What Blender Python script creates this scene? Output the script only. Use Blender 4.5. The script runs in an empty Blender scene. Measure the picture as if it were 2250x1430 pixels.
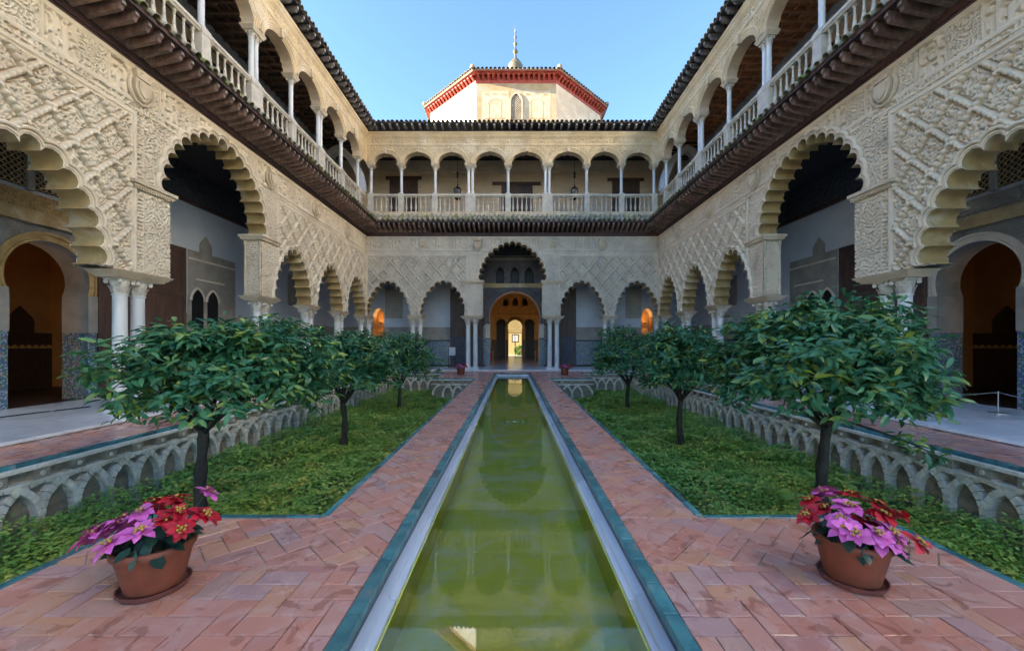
import bpy, math, random
import numpy as np
from mathutils import Vector, Matrix
R = math.radians
PI = math.pi
rng = np.random.default_rng(7)
random.seed(7)
sc = bpy.context.scene
C = bpy.context.collection

# ------------------------------------------------------------------ camera, sky, sun, exposure
cam = bpy.data.cameras.new('camera')
cam.lens = 14.0; cam.sensor_width = 36.0; cam.sensor_fit = 'HORIZONTAL'
cam.shift_x = -0.0005; cam.shift_y = 0.0178
cam.clip_start = 0.05; cam.clip_end = 400
camo = bpy.data.objects.new('camera', cam); C.objects.link(camo)
camo.location = (0, 0, 1.5); camo.rotation_euler = (R(90), 0, 0)
sc.camera = camo

SUN_DIR = Vector((-0.97, -0.13, 0.30)).normalized()      # towards the sun
w = bpy.data.worlds.new('World'); sc.world = w; w.use_nodes = True
nt = w.node_tree; nt.nodes.clear()
sky = nt.nodes.new('ShaderNodeTexSky'); sky.sky_type = 'NISHITA'; sky.sun_disc = False
sky.sun_elevation = math.asin(SUN_DIR.z)
sky.sun_rotation = math.atan2(SUN_DIR.x, SUN_DIR.y)
sky.altitude = 0; sky.air_density = 1.0; sky.dust_density = 0.25; sky.ozone_density = 3.8
bg = nt.nodes.new('ShaderNodeBackground'); bg.inputs['Strength'].default_value = 0.056
wo = nt.nodes.new('ShaderNodeOutputWorld')
nt.links.new(sky.outputs[0], bg.inputs[0]); nt.links.new(bg.outputs[0], wo.inputs[0])
sl = bpy.data.lights.new('sun', 'SUN'); sl.energy = 3.6; sl.angle = R(0.5); sl.color = (1.0, 0.86, 0.66)
so = bpy.data.objects.new('sun', sl); C.objects.link(so)
so.rotation_euler = (-SUN_DIR).to_track_quat('-Z', 'Y').to_euler(); so.location = (-30, -10, 40)
sc.view_settings.view_transform = 'Standard'; sc.view_settings.look = 'None'
sc.view_settings.gamma = 1.0; sc.view_settings.exposure = 3.4
sc.cycles.max_bounces = 8; sc.cycles.diffuse_bounces = 5; sc.cycles.glossy_bounces = 3
sc.cycles.transparent_max_bounces = 8; sc.cycles.use_denoising = True
sc.cycles.caustics_reflective = False; sc.cycles.caustics_refractive = False

# ------------------------------------------------------------------ materials
def nodes_of(name):
    m = bpy.data.materials.new(name); m.use_nodes = True
    n = m.node_tree.nodes; l = m.node_tree.links
    return m, n, l, n['Principled BSDF']

def mixc(n, l, fac, a, b, mode='MIX'):
    x = n.new('ShaderNodeMix'); x.data_type = 'RGBA'; x.blend_type = mode
    for sock, v in ((0, fac), (6, a), (7, b)):
        if hasattr(v, 'is_output'): l.new(v, x.inputs[sock])
        elif sock == 0: x.inputs[0].default_value = v
        else: x.inputs[sock].default_value = (*v, 1)
    return x.outputs[2]

def noise(n, l, scale, detail=5, vec=None, rough=0.6, dist=0.0):
    t = n.new('ShaderNodeTexNoise'); t.inputs['Scale'].default_value = scale
    t.inputs['Detail'].default_value = detail; t.inputs['Roughness'].default_value = rough
    t.inputs['Distortion'].default_value = dist
    if vec is not None: l.new(vec, t.inputs['Vector'])
    return t.outputs[0]

def ramp(n, l, fac, p0, p1, a=0.0, b=1.0):
    r = n.new('ShaderNodeMapRange'); r.interpolation_type = 'SMOOTHSTEP'
    l.new(fac, r.inputs[0])
    for i, v in ((1, p0), (2, p1), (3, a), (4, b)): r.inputs[i].default_value = v
    return r.outputs[0]

def math_n(n, l, op, a, b=None):
    m = n.new('ShaderNodeMath'); m.operation = op
    for i, v in ((0, a), (1, b)):
        if v is None: continue
        if hasattr(v, 'is_output'): l.new(v, m.inputs[i])
        else: m.inputs[i].default_value = v
    return m.outputs[0]

def coord(n, l, stretch=(1, 1, 1), kind='Object', world=False):
    if world:
        g = n.new('ShaderNodeNewGeometry'); src = g.outputs['Position']
    else:
        t = n.new('ShaderNodeTexCoord'); src = t.outputs[kind]
    mp = n.new('ShaderNodeMapping'); mp.inputs['Scale'].default_value = stretch
    l.new(src, mp.inputs['Vector'])
    return mp.outputs[0]

def randv(n, l):
    o = n.new('ShaderNodeObjectInfo'); g = n.new('ShaderNodeNewGeometry')
    return math_n(n, l, 'FRACT', math_n(n, l, 'ADD', o.outputs['Random'], g.outputs['Random Per Island']))

def mat(name, a, b=None, scale=4.0, rough=0.75, bump=0.0, bscale=30.0, rnd=0.0, stretch=(1, 1, 1),
        c=None, cscale=1.0, cpos=(0.5, 0.7), metal=0.0, spec=0.5, lo=0.35, hi=0.65, rough2=None, coat=0.0, world=True, detail=5):
    m, n, l, p = nodes_of(name)
    v = coord(n, l, stretch, world=world)
    col = None
    if b is not None:
        col = mixc(n, l, ramp(n, l, noise(n, l, scale, detail, v), lo, hi), a, b)
    if c is not None:
        col = mixc(n, l, ramp(n, l, noise(n, l, cscale, 6, v, 0.65, 0.4), *cpos), col if col is not None else a, c)
    if rnd:
        k = math_n(n, l, 'ADD', math_n(n, l, 'MULTIPLY', randv(n, l), rnd * 2), 1 - rnd)
        hs = n.new('ShaderNodeHueSaturation'); l.new(k, hs.inputs['Value'])
        if col is not None: l.new(col, hs.inputs['Color'])
        else: hs.inputs['Color'].default_value = (*a, 1)
        col = hs.outputs[0]
    if col is None: p.inputs['Base Color'].default_value = (*a, 1)
    else: l.new(col, p.inputs['Base Color'])
    p.inputs['Roughness'].default_value = rough; p.inputs['Metallic'].default_value = metal
    p.inputs['Specular IOR Level'].default_value = spec
    if rough2 is not None:
        l.new(ramp(n, l, noise(n, l, scale * 1.7, 4, v, 0.6, 0.6), 0.4, 0.62, rough, rough2), p.inputs['Roughness'])
    if coat: p.inputs['Coat Weight'].default_value = coat; p.inputs['Coat Roughness'].default_value = 0.1
    if bump:
        bn = n.new('ShaderNodeBump'); bn.inputs['Strength'].default_value = 1.0; bn.inputs['Distance'].default_value = bump
        l.new(noise(n, l, bscale, 6, v), bn.inputs['Height']); l.new(bn.outputs[0], p.inputs['Normal'])
    return m

M = {}
M['stucco'] = mat('carved_stucco', (.80, .68, .52), (.70, .57, .42), 1.3, .85, .006, 38, c=(.50, .40, .30), cscale=1.1, cpos=(.56, .78))
M['stucco_back'] = mat('grey_carved_stucco', (.74, .65, .53), (.62, .54, .45), 1.6, .85, .006, 30, c=(.72, .66, .58), cscale=.8, cpos=(.6, .75))
M['gold_stucco'] = mat('golden_stucco', (.76, .58, .34), (.62, .46, .27), 1.5, .85, .004, 30, c=(.80, .68, .50), cscale=.7)
M['trim'] = mat('stone_trim', (.72, .60, .44), (.58, .46, .32), 2.5, .8, .003, 40)
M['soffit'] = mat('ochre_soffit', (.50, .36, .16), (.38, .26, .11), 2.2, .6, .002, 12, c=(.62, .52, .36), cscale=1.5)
M['marble'] = mat('white_marble', (.74, .73, .70), (.60, .60, .60), 3, .38, .001, 20, stretch=(1, 1, .35), c=(.52, .50, .46), cscale=1.6, cpos=(.58, .78))
M['capital'] = mat('marble_capital', (.72, .68, .60), (.52, .46, .38), 9, .6, .004, 40)
M['plaster'] = mat('white_plaster', (.62, .66, .72), (.54, .58, .65), 1.1, .85, .002, 20)
M['plaster_warm'] = mat('beige_plaster', (.72, .58, .43), (.62, .48, .34), 1.5, .85, .003, 14, stretch=(1, 1, 5))
M['white_wall'] = mat('whitewash', (.84, .82, .78), (.78, .75, .70), 1.0, .85)
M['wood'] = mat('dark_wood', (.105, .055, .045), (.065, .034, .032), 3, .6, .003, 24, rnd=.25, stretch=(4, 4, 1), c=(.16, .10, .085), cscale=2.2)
M['wood_rafter'] = mat('weathered_rafter', (.27, .17, .14), (.17, .10, .085), 3, .6, .003, 24, rnd=.25, stretch=(4, 4, 1))
M['wood_board'] = mat('dark_wood_board', (.10, .045, .04), (.06, .03, .028), 2, .55, .002, 20)
M['wood_end'] = mat('weathered_rafter_end', (.42, .38, .36), (.25, .21, .20), 6, .7)
M['wood_red'] = mat('coffered_wood', (.72, .38, .21), (.56, .27, .15), 3, .6, .003, 20, rnd=.2)
M['wood_mid'] = mat('brown_ceiling_wood', (.22, .15, .11), (.15, .10, .08), 3, .6, .003, 20, rnd=.2)
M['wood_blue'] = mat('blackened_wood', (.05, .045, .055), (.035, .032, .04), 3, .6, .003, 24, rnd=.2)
M['bracket'] = mat('painted_bracket', (.20, .18, .17), (.10, .09, .10), 5, .7, rnd=.2)
M['door'] = mat('dark_door_wood', (.11, .06, .04), (.06, .035, .03), 3, .5, .002, 20, stretch=(3, 3, .6))
M['tile'] = mat('clay_roof_tile', (.36, .25, .17), (.25, .20, .15), 5, .85, .005, 40, rnd=.25, c=(.19, .19, .09), cscale=2.5, cpos=(.45, .62))
M['tile_pale'] = mat('pale_mossy_tile', (.45, .37, .27), (.36, .32, .26), 5, .85, .005, 40, rnd=.25, c=(.22, .24, .08), cscale=2.0, cpos=(.46, .6))
M['teal'] = mat('teal_glazed_tile', (.035, .14, .16), (.06, .21, .22), 6, .25, rnd=.4, c=(.14, .20, .20), cscale=5)
M['mortar'] = mat('mortar', (.46, .40, .33), (.16, .15, .08), 5, .9, .004, 50)
M['pool_marble'] = mat('pool_marble', (.62, .65, .70), (.50, .53, .58), 2.5, .4, .001, 20, stretch=(1, .3, 1), rnd=.12, c=(.36, .37, .34), cscale=3.0, cpos=(.58, .78))
M['riser_shade'] = mat('shaded_riser', (.05, .085, .10), (.03, .05, .06), 6, .4)  # shadow below the coping put into the riser's colour
M['soil'] = mat('soil', (.09, .08, .045), (.06, .075, .03), 3, .95, .03, 14)
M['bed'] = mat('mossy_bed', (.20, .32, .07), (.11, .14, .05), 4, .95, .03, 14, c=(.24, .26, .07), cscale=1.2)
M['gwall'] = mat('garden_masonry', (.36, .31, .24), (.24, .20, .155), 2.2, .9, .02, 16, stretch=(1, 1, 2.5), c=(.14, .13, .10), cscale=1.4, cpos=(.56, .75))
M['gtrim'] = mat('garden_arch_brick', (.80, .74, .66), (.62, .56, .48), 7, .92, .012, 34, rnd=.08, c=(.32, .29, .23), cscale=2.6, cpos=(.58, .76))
M['bark'] = mat('bark', (.055, .045, .035), (.03, .025, .02), 12, .9, .02, 30, stretch=(1, 1, .4))
M['pot'] = mat('terracotta_pot', (.24, .062, .03), (.18, .048, .024), 5, .6, .002, 30, c=(.28, .11, .07), cscale=4, cpos=(.55, .8))
M['saucer'] = mat('terracotta_saucer', (.20, .065, .05), (.15, .05, .042), 6, .55)
M['red'] = mat('red_bract', (.55, .008, .02), (.38, .004, .02), 25, .5, rnd=.25)
M['pink'] = mat('pink_bract', (.72, .16, .50), (.60, .09, .38), 25, .5, rnd=.2)
M['cyathia'] = mat('yellow_flower_eye', (.55, .35, .05), (.3, .22, .04), 60, .6)
M['pleaf'] = mat('poinsettia_leaf', (.02, .06, .035), (.015, .04, .03), 12, .35, rnd=.3)
M['black'] = mat('black_iron', (.02, .02, .022), None, rough=.45, metal=.6)
M['steel'] = mat('brushed_steel', (.45, .46, .48), None, rough=.35, metal=.8)
M['brass'] = mat('brass', (.55, .38, .12), None, rough=.3, metal=1.0)
M['rope'] = mat('red_rope', (.45, .02, .04), None, rough=.8)
M['paper'] = mat('information_panel', (.55, .57, .62), (.45, .47, .52), 30, .3)
M['redpaint'] = mat('red_painted_cornice', (.30, .038, .022), (.23, .028, .018), 4, .6, rnd=.15, c=(.34, .08, .04), cscale=3)
M['fresco'] = mat('faded_fresco', (.42, .31, .17), (.34, .245, .13), 1.6, .85, .003, 20, c=(.36, .32, .25), cscale=1.0, cpos=(.5, .7))
M['fresco_pale'] = mat('pale_fresco', (.48, .42, .32), (.42, .34, .23), 2.0, .85, c=(.62, .40, .16), cscale=2.2, cpos=(.62, .75))
M['fresco_ink'] = mat('ochre_paint', (.36, .21, .08), (.42, .31, .18), 3.0, .85)
M['sgraffito'] = mat('tan_sgraffito', (.68, .55, .40), (.56, .43, .30), 1.5, .85, .006, 9)
M['ochre_room'] = mat('ochre_room_wall', (.50, .27, .10), (.42, .22, .08), 1.2, .8)
M['dark_dado'] = mat('dark_tile_dado', (.06, .04, .03), (.03, .022, .02), 14, .4)
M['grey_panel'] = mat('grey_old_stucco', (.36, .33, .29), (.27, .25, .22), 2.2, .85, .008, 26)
M['shaded_panel'] = mat('shaded_stucco', (.17, .15, .15), (.12, .105, .11), 2.2, .85, .006, 26)  # stucco coloured dark for the gloom around the great doorway
M['leadwood'] = mat('dark_carved_frieze', (.10, .10, .12), (.06, .06, .075), 9, .7, .02, 16)
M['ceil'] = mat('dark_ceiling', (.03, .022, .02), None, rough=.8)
M['shrub'] = mat('garden_shrub', (.10, .22, .03), (.05, .13, .02), 12, .6, rnd=.3)
M['garden_wall'] = mat('cream_garden_wall', (.42, .32, .14), (.36, .27, .11), 1.0, .85)
M['hall'] = mat('gilded_hall_stucco', (.55, .38, .16), (.42, .27, .10), 5, .7, .01, 22)
M['finial'] = mat('glazed_finial', (.14, .12, .07), (.08, .08, .065), 4, .4)
M['bal_stone'] = mat('balustrade_stone', (.64, .58, .48), (.52, .46, .38), 4, .6, .002, 30, c=(.40, .36, .30), cscale=3, cpos=(.58, .75))

def leafmat(name, a, b, c, rough=.35, rnd=.35, cs=3.0):
    m, n, l, p = nodes_of(name)
    v = coord(n, l, world=True)
    rv = randv(n, l)
    col = mixc(n, l, rv, a, b)
    k = math_n(n, l, 'MULTIPLY', ramp(n, l, noise(n, l, cs, 3, v), .42, .64), ramp(n, l, math_n(n, l, 'FRACT', math_n(n, l, 'MULTIPLY', rv, 7.31)), .40, .9))
    col = mixc(n, l, k, col, c)
    l.new(col, p.inputs['Base Color']); p.inputs['Roughness'].default_value = rough
    tr = n.new('ShaderNodeBsdfTranslucent'); l.new(col, tr.inputs[0])
    mx = n.new('ShaderNodeMixShader'); mx.inputs[0].default_value = .22
    l.new(p.outputs[0], mx.inputs[1]); l.new(tr.outputs[0], mx.inputs[2])
    l.new(mx.outputs[0], n['Material Output'].inputs[0])
    return m
M['leaf'] = leafmat('orange_tree_leaf', (.040, .165, .085), (.095, .26, .115), (.34, .42, .06), .22)
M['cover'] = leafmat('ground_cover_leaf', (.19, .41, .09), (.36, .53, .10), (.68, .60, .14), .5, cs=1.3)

def brickmat():
    m, n, l, p = nodes_of('terracotta_brick')
    v = coord(n, l, world=True)
    rv = randv(n, l)
    r2 = math_n(n, l, 'FRACT', math_n(n, l, 'MULTIPLY', rv, 5.77))
    col = mixc(n, l, rv, (.56, .235, .165), (.52, .265, .21))
    col = mixc(n, l, ramp(n, l, r2, .70, .82), col, (.56, .28, .17))
    r3 = math_n(n, l, 'FRACT', math_n(n, l, 'MULTIPLY', rv, 13.1))
    col = mixc(n, l, ramp(n, l, r3, .66, .8, 0, .45), col, (.38, .27, .29))
    col = mixc(n, l, ramp(n, l, math_n(n, l, 'FRACT', math_n(n, l, 'MULTIPLY', rv, 29.7)), .7, .9, 0, .4), col, (.46, .15, .10))
    col = mixc(n, l, ramp(n, l, noise(n, l, 7, 5, v, .6, .5), .45, .7, 0, .6), col, (.58, .37, .32))
    wet = ramp(n, l, noise(n, l, 2.6, 4, v, .5, .8), .52, .60)
    col = mixc(n, l, math_n(n, l, 'MULTIPLY', ramp(n, l, noise(n, l, 5.5, 3, v, .5, 1.0), .60, .64), .55), col, (.26, .08, .045))
    l.new(col, p.inputs['Base Color'])
    rr = n.new('ShaderNodeMapRange'); l.new(wet, rr.inputs[0]); rr.inputs[3].default_value = .36; rr.inputs[4].default_value = .12
    l.new(rr.outputs[0], p.inputs['Roughness'])
    bn = n.new('ShaderNodeBump'); bn.inputs['Distance'].default_value = .004
    l.new(noise(n, l, 14, 5, v), bn.inputs['Height']); l.new(bn.outputs[0], p.inputs['Normal'])
    return m
M['brick'] = brickmat()

def marble_floor():
    m, n, l, p = nodes_of('marble_paving')
    v = coord(n, l, world=True)
    a = noise(n, l, 1.1, 8, v, .7, 1.5)
    col = mixc(n, l, ramp(n, l, a, .35, .65), (.82, .84, .86), (.66, .69, .74))
    rv = randv(n, l)
    hs = n.new('ShaderNodeHueSaturation'); l.new(col, hs.inputs['Color'])
    l.new(math_n(n, l, 'ADD', math_n(n, l, 'MULTIPLY', rv, .3), .85), hs.inputs['Value'])
    l.new(hs.outputs[0], p.inputs['Base Color']); p.inputs['Roughness'].default_value = .22
    return m
M['floor'] = marble_floor()

def azulejo():
    m, n, l, p = nodes_of('blue_glazed_mosaic')
    v = coord(n, l, world=True)
    t = n.new('ShaderNodeTexVoronoi'); t.inputs['Scale'].default_value = 30; t.inputs['Randomness'].default_value = .35
    l.new(v, t.inputs['Vector'])
    sx = n.new('ShaderNodeSeparateColor'); l.new(t.outputs['Color'], sx.inputs[0])
    col = mixc(n, l, ramp(n, l, sx.outputs[0], .42, .46), (.26, .31, .38), (.08, .13, .26))
    col = mixc(n, l, ramp(n, l, sx.outputs[1], .72, .76), col, (.04, .16, .12))
    col = mixc(n, l, ramp(n, l, sx.outputs[2], .84, .87), col, (.25, .18, .09))
    l.new(col, p.inputs['Base Color']); p.inputs['Roughness'].default_value = .25
    return m
M['azulejo'] = azulejo()

def water_mat():
    m, n, l, p = nodes_of('pool_water'); n.remove(p)
    v = coord(n, l, (1, .5, 1), world=True)
    bn = n.new('ShaderNodeBump'); bn.inputs['Distance'].default_value = .0005; bn.inputs['Strength'].default_value = .6
    l.new(noise(n, l, 5.0, 3, v), bn.inputs['Height'])
    gl = n.new('ShaderNodeBsdfGlossy'); gl.inputs['Roughness'].default_value = .015; l.new(bn.outputs[0], gl.inputs['Normal'])
    tr = n.new('ShaderNodeBsdfTransparent'); tr.inputs[0].default_value = (.98, .99, .86, 1)
    fr = n.new('ShaderNodeFresnel'); fr.inputs['IOR'].default_value = 1.58
    mx = n.new('ShaderNodeMixShader'); l.new(fr.outputs[0], mx.inputs[0]); l.new(tr.outputs[0], mx.inputs[1]); l.new(gl.outputs[0], mx.inputs[2])
    l.new(mx.outputs[0], n['Material Output'].inputs[0])
    return m
M['water'] = water_mat()
M['pool_bed'] = mat('algae_pool_bed', (.80, .76, .11), (.72, .72, .08), 2.2, .9, .012, 9, c=(.76, .76, .46), cscale=2.4, cpos=(.42, .74), detail=9)

def lampmat(name, c, s):
    m, n, l, p = nodes_of(name)
    p.inputs['Emission Color'].default_value = (*c, 1); p.inputs['Emission Strength'].default_value = s
    p.inputs['Base Color'].default_value = (*c, 1)
    return m
M['bulb'] = lampmat('warm_bulb', (1.0, .55, .16), 25)
m_, n_, l_, p_ = nodes_of('lantern_glass'); p_.inputs['Base Color'].default_value = (.3, .3, .28, 1); p_.inputs['Roughness'].default_value = .15; p_.inputs['Alpha'].default_value = .55
M['glass'] = m_

# ------------------------------------------------------------------ mesh helpers
class MB:
    def __init__(s): s.v = []; s.f = []
    def add(s, V, F):
        o = len(s.v); s.v += [tuple(map(float, p)) for p in V]; s.f += [tuple(int(i) + o for i in f) for f in F]; return s
    def box(s, x0, y0, z0, x1, y1, z1):
        V = [(x0, y0, z0), (x1, y0, z0), (x1, y1, z0), (x0, y1, z0), (x0, y0, z1), (x1, y0, z1), (x1, y1, z1), (x0, y1, z1)]
        return s.add(V, [(0, 3, 2, 1), (4, 5, 6, 7), (0, 1, 5, 4), (1, 2, 6, 5), (2, 3, 7, 6), (3, 0, 4, 7)])
    def hexa(s, V):
        return s.add(V, [(0, 3, 2, 1), (4, 5, 6, 7), (0, 1, 5, 4), (1, 2, 6, 5), (2, 3, 7, 6), (3, 0, 4, 7)])
    def lathe(s, prof, cx=0, cy=0, n=16, caps=True, sq=None):
        V = []; F = []
        for r, z in prof:
            for i in range(n):
                a = 2 * PI * (i + .5) / n
                V.append((cx + r * math.cos(a), cy + r * math.sin(a), z))
        for k in range(len(prof) - 1):
            for i in range(n):
                j = (i + 1) % n
                F.append((k * n + i, k * n + j, (k + 1) * n + j, (k + 1) * n + i))
        if caps:
            F.append(tuple(reversed(range(n)))); F.append(tuple((len(prof) - 1) * n + i for i in range(n)))
        return s.add(V, F)
    def prism(s, poly, y0, y1):                      # polygon in (x,z), counter-clockwise seen from -y
        n = len(poly)
        V = [(x, y0, z) for x, z in poly] + [(x, y1, z) for x, z in poly]
        F = [tuple(range(n)), tuple(reversed(range(n, 2 * n)))]
        F += [((i + 1) % n, i, n + i, n + (i + 1) % n) for i in range(n)]
        return s.add(V, F)
    def loft(s, rings, closed=False, caps=False):
        n = len(rings[0]); V = [p for r in rings for p in r]; F = []
        for k in range(len(rings) - 1):
            for i in range(n if closed else n - 1):
                j = (i + 1) % n
                F.append((k * n + i, k * n + j, (k + 1) * n + j, (k + 1) * n + i))
        if caps: F.append(tuple(reversed(range(n)))); F.append(tuple((len(rings) - 1) * n + i for i in range(n)))
        return s.add(V, F)
    def tube(s, path, rad, n=8):
        rings = []
        P = [Vector(p) for p in path]
        for i, p in enumerate(P):
            d = (P[min(i + 1, len(P) - 1)] - P[max(i - 1, 0)]).normalized()
            u = d.cross(Vector((0.13, 1, .07))).normalized() if abs(d.y) < .95 else d.cross(Vector((1, 0, 0))).normalized()
            v = d.cross(u); r = rad[i] if hasattr(rad, '__len__') else rad
            rings.append([p + (u * math.cos(2 * PI * k / n) + v * math.sin(2 * PI * k / n)) * r for k in range(n)])
        return s.loft(rings, True, True)
    def mesh(s, name, m, smooth=False):
        me = bpy.data.meshes.new(name); me.from_pydata(s.v, [], s.f)
        if smooth:
            me.shade_smooth()
            if smooth != 1: me.set_sharp_from_angle(angle=R(smooth))
        if m is not None: me.materials.append(M[m])
        return me
    def build(s, name, m, parent=None, smooth=False, **k): return ob(name, s.mesh(name, m, smooth), parent, **k)

def ob(name, me, parent=None, loc=None, rz=None, mtx=None, kind=None, label=None):
    o = bpy.data.objects.new(name, me); C.objects.link(o)
    if parent is not None: o.parent = parent
    if mtx is not None: o.matrix_local = mtx
    if loc is not None: o.location = loc
    if rz is not None: o.rotation_euler = (0, 0, rz)
    if kind: o['kind'] = kind
    if label: o['label'] = label
    return o
def tag(o, label, cat, group=None):
    o['label'] = label; o['category'] = cat
    if group: o['group'] = group
    return o
def thing(name, label, cat, loc=(0, 0, 0), rz=0, group=None):
    o = ob(name, None, None, loc, rz); o.empty_display_size = .2
    return tag(o, label, cat, group)
def part(name, parent, loc=None): return ob(name, None, parent, loc)

def mesh_np(name, V, F, m, smooth=True):
    me = bpy.data.meshes.new(name)
    me.vertices.add(len(V)); me.vertices.foreach_set('co', np.ascontiguousarray(V, dtype=np.float32).ravel())
    k = F.shape[1]
    me.loops.add(F.size); me.polygons.add(len(F))
    me.loops.foreach_set('vertex_index', np.ascontiguousarray(F, dtype=np.int32).ravel())
    me.polygons.foreach_set('loop_start', np.arange(0, F.size, k, dtype=np.int32))
    me.update(calc_edges=True)
    if smooth: me.shade_smooth()
    me.materials.append(M[m]); return me

def inside(px, pz, poly):
    poly = np.asarray(poly); r = np.zeros(px.shape, bool); n = len(poly)
    bb = (px > poly[:, 0].min()) & (px < poly[:, 0].max()) & (pz > poly[:, 1].min()) & (pz < poly[:, 1].max())
    qx = px[bb]; qz = pz[bb]; q = np.zeros(qx.shape, bool)
    for i in range(n):
        x0, z0 = poly[i]; x1, z1 = poly[(i + 1) % n]
        if z0 == z1: continue
        c = ((z0 > qz) != (z1 > qz)) & (qx < (x1 - x0) * (qz - z0) / (z1 - z0) + x0)
        q ^= c
    r[bb] = q; return r

def sheet(ss, zs, holes=(), hf=None, y=0.0, flip=False):
    S, Z = np.meshgrid(ss, zs)                       # rows: z
    H = hf(S, Z) if hf is not None else np.zeros_like(S)
    V = np.stack([S, y - H, Z], -1).reshape(-1, 3)
    nz, ns = S.shape
    I = np.arange(nz * ns).reshape(nz, ns)
    F = np.stack([I[:-1, :-1], I[:-1, 1:], I[1:, 1:], I[1:, :-1]], -1).reshape(-1, 4)
    cs = ((S[:-1, :-1] + S[1:, 1:]) / 2).ravel(); cz = ((Z[:-1, :-1] + Z[1:, 1:]) / 2).ravel()
    keep = np.ones(len(F), bool)
    for h in holes: keep &= ~inside(cs, cz, h)
    F = F[keep]
    used = np.zeros(len(V), bool); used[F.ravel()] = True
    idx = np.cumsum(used) - 1
    F = idx[F]
    if flip: F = F[:, ::-1]
    return V[used], F

# ------------------------------------------------------------------ numpy noise and carved ornament
def hash2(ix, iy, seed):
    h = (ix.astype(np.int64) * 374761393 + iy.astype(np.int64) * 668265263 + seed * 1274126177) & 0xffffffff
    h = ((h ^ (h >> 13)) * 1274126177) & 0xffffffff
    return ((h ^ (h >> 16)) & 0xffff) / 65535.0
def vnoise(x, y, seed=1):
    x0 = np.floor(x); y0 = np.floor(y); fx = x - x0; fy = y - y0
    fx = fx * fx * (3 - 2 * fx); fy = fy * fy * (3 - 2 * fy)
    a = hash2(x0, y0, seed); b = hash2(x0 + 1, y0, seed); c = hash2(x0, y0 + 1, seed); d = hash2(x0 + 1, y0 + 1, seed)
    return (a * (1 - fx) + b * fx) * (1 - fy) + (c * (1 - fx) + d * fx) * fy
def sstep(a, b, x):
    t = np.clip((x - a) / (b - a), 0, 1); return t * t * (3 - 2 * t)
def arab(x, z, k, seed=1, warp=.45):
    X = x / k; Zz = z / k
    wx = X + warp * (vnoise(X * 1.1, Zz * 1.1, seed) * 2 - 1); wz = Zz + warp * (vnoise(X * 1.1 + 7, Zz * 1.1 + 3, seed + 5) * 2 - 1)
    p = np.sin(2 * PI * wx + .9 * np.sin(2 * PI * wz)) * np.sin(2 * PI * wz + .9 * np.sin(2 * PI * wx * .5))
    return sstep(.04, .17, np.abs(p))
def script_rel(x, z, k, seed=3):
    v = np.abs(np.sin(PI * (x / k + .25 * vnoise(x / k * 2, z / k * .7, seed))))
    hcut = vnoise(x / k * 1.5, z / k * 1.6, seed + 2)
    return np.maximum(sstep(.45, .75, v) * sstep(.3, .42, hcut), sstep(.62, .7, vnoise(x / k * 2.5, z / k * 2.5, seed + 9)))
LW, LH = .74, .84
def sebka(x, z, x0, z0):
    a = (x - x0) / LW; b = (z - z0) / LH
    u = a + b; v = a - b
    g = math.hypot(1 / LW, 1 / LH)
    h = np.zeros_like(x)
    fu = u - np.floor(u) - .5; fv = v - np.floor(v) - .5
    lx = (fu + fv) / 2 * LW; lz = (fu - fv) / 2 * LH
    # ground: pierced arabesque, small
    h = .085 * arab(x, z, .17, 11) - .075 + .012 * arab(x, z, .07, 12, .3)
    # shell at the foot of each lozenge
    rr = np.hypot(lx, lz + .10); an = np.arctan2(lx, lz + .13)
    sh = (rr < .085)
    h = np.where(sh, .020 + .012 * np.cos(an * 9) - 1.5 * (rr - .05) ** 2 * 10, h)
    # buds
    for bx, bz, br, bh in ((-.13, .02, .042, .055), (.13, .02, .042, .055), (0, .13, .05, .05), (-.06, .19, .03, .04), (.06, .19, .03, .04), (0, -.25, .035, .035)):
        q = ((lx - bx) ** 2 + (lz - bz) ** 2) / br ** 2
        h = np.where(q < 1, np.maximum(h, bh * np.sqrt(np.clip(1 - q, 0, 1))), h)
    # stem loops
    lp = np.abs(np.hypot(lx, lz - .02) - .10 - .02 * np.sin(an * 5))
    h = np.maximum(h, np.where(lp < .012, .022, -1))
    for q, al in ((u, v), (v, u)):
        d = np.abs(q - np.round(q)) / g
        scal = np.abs(np.sin(PI * al * 5))
        hw = .030 + .014 * scal
        rib = .085 * np.clip(1 - (d / hw) ** 2, 0, 1) ** .3 * (.5 + .5 * scal)
        h = np.where((d < .074) & (h < .06), np.where(d < .052, .018, -.065), h)
        h = np.where(d < hw, np.maximum(rib + .012, h), h)
    return h

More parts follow.
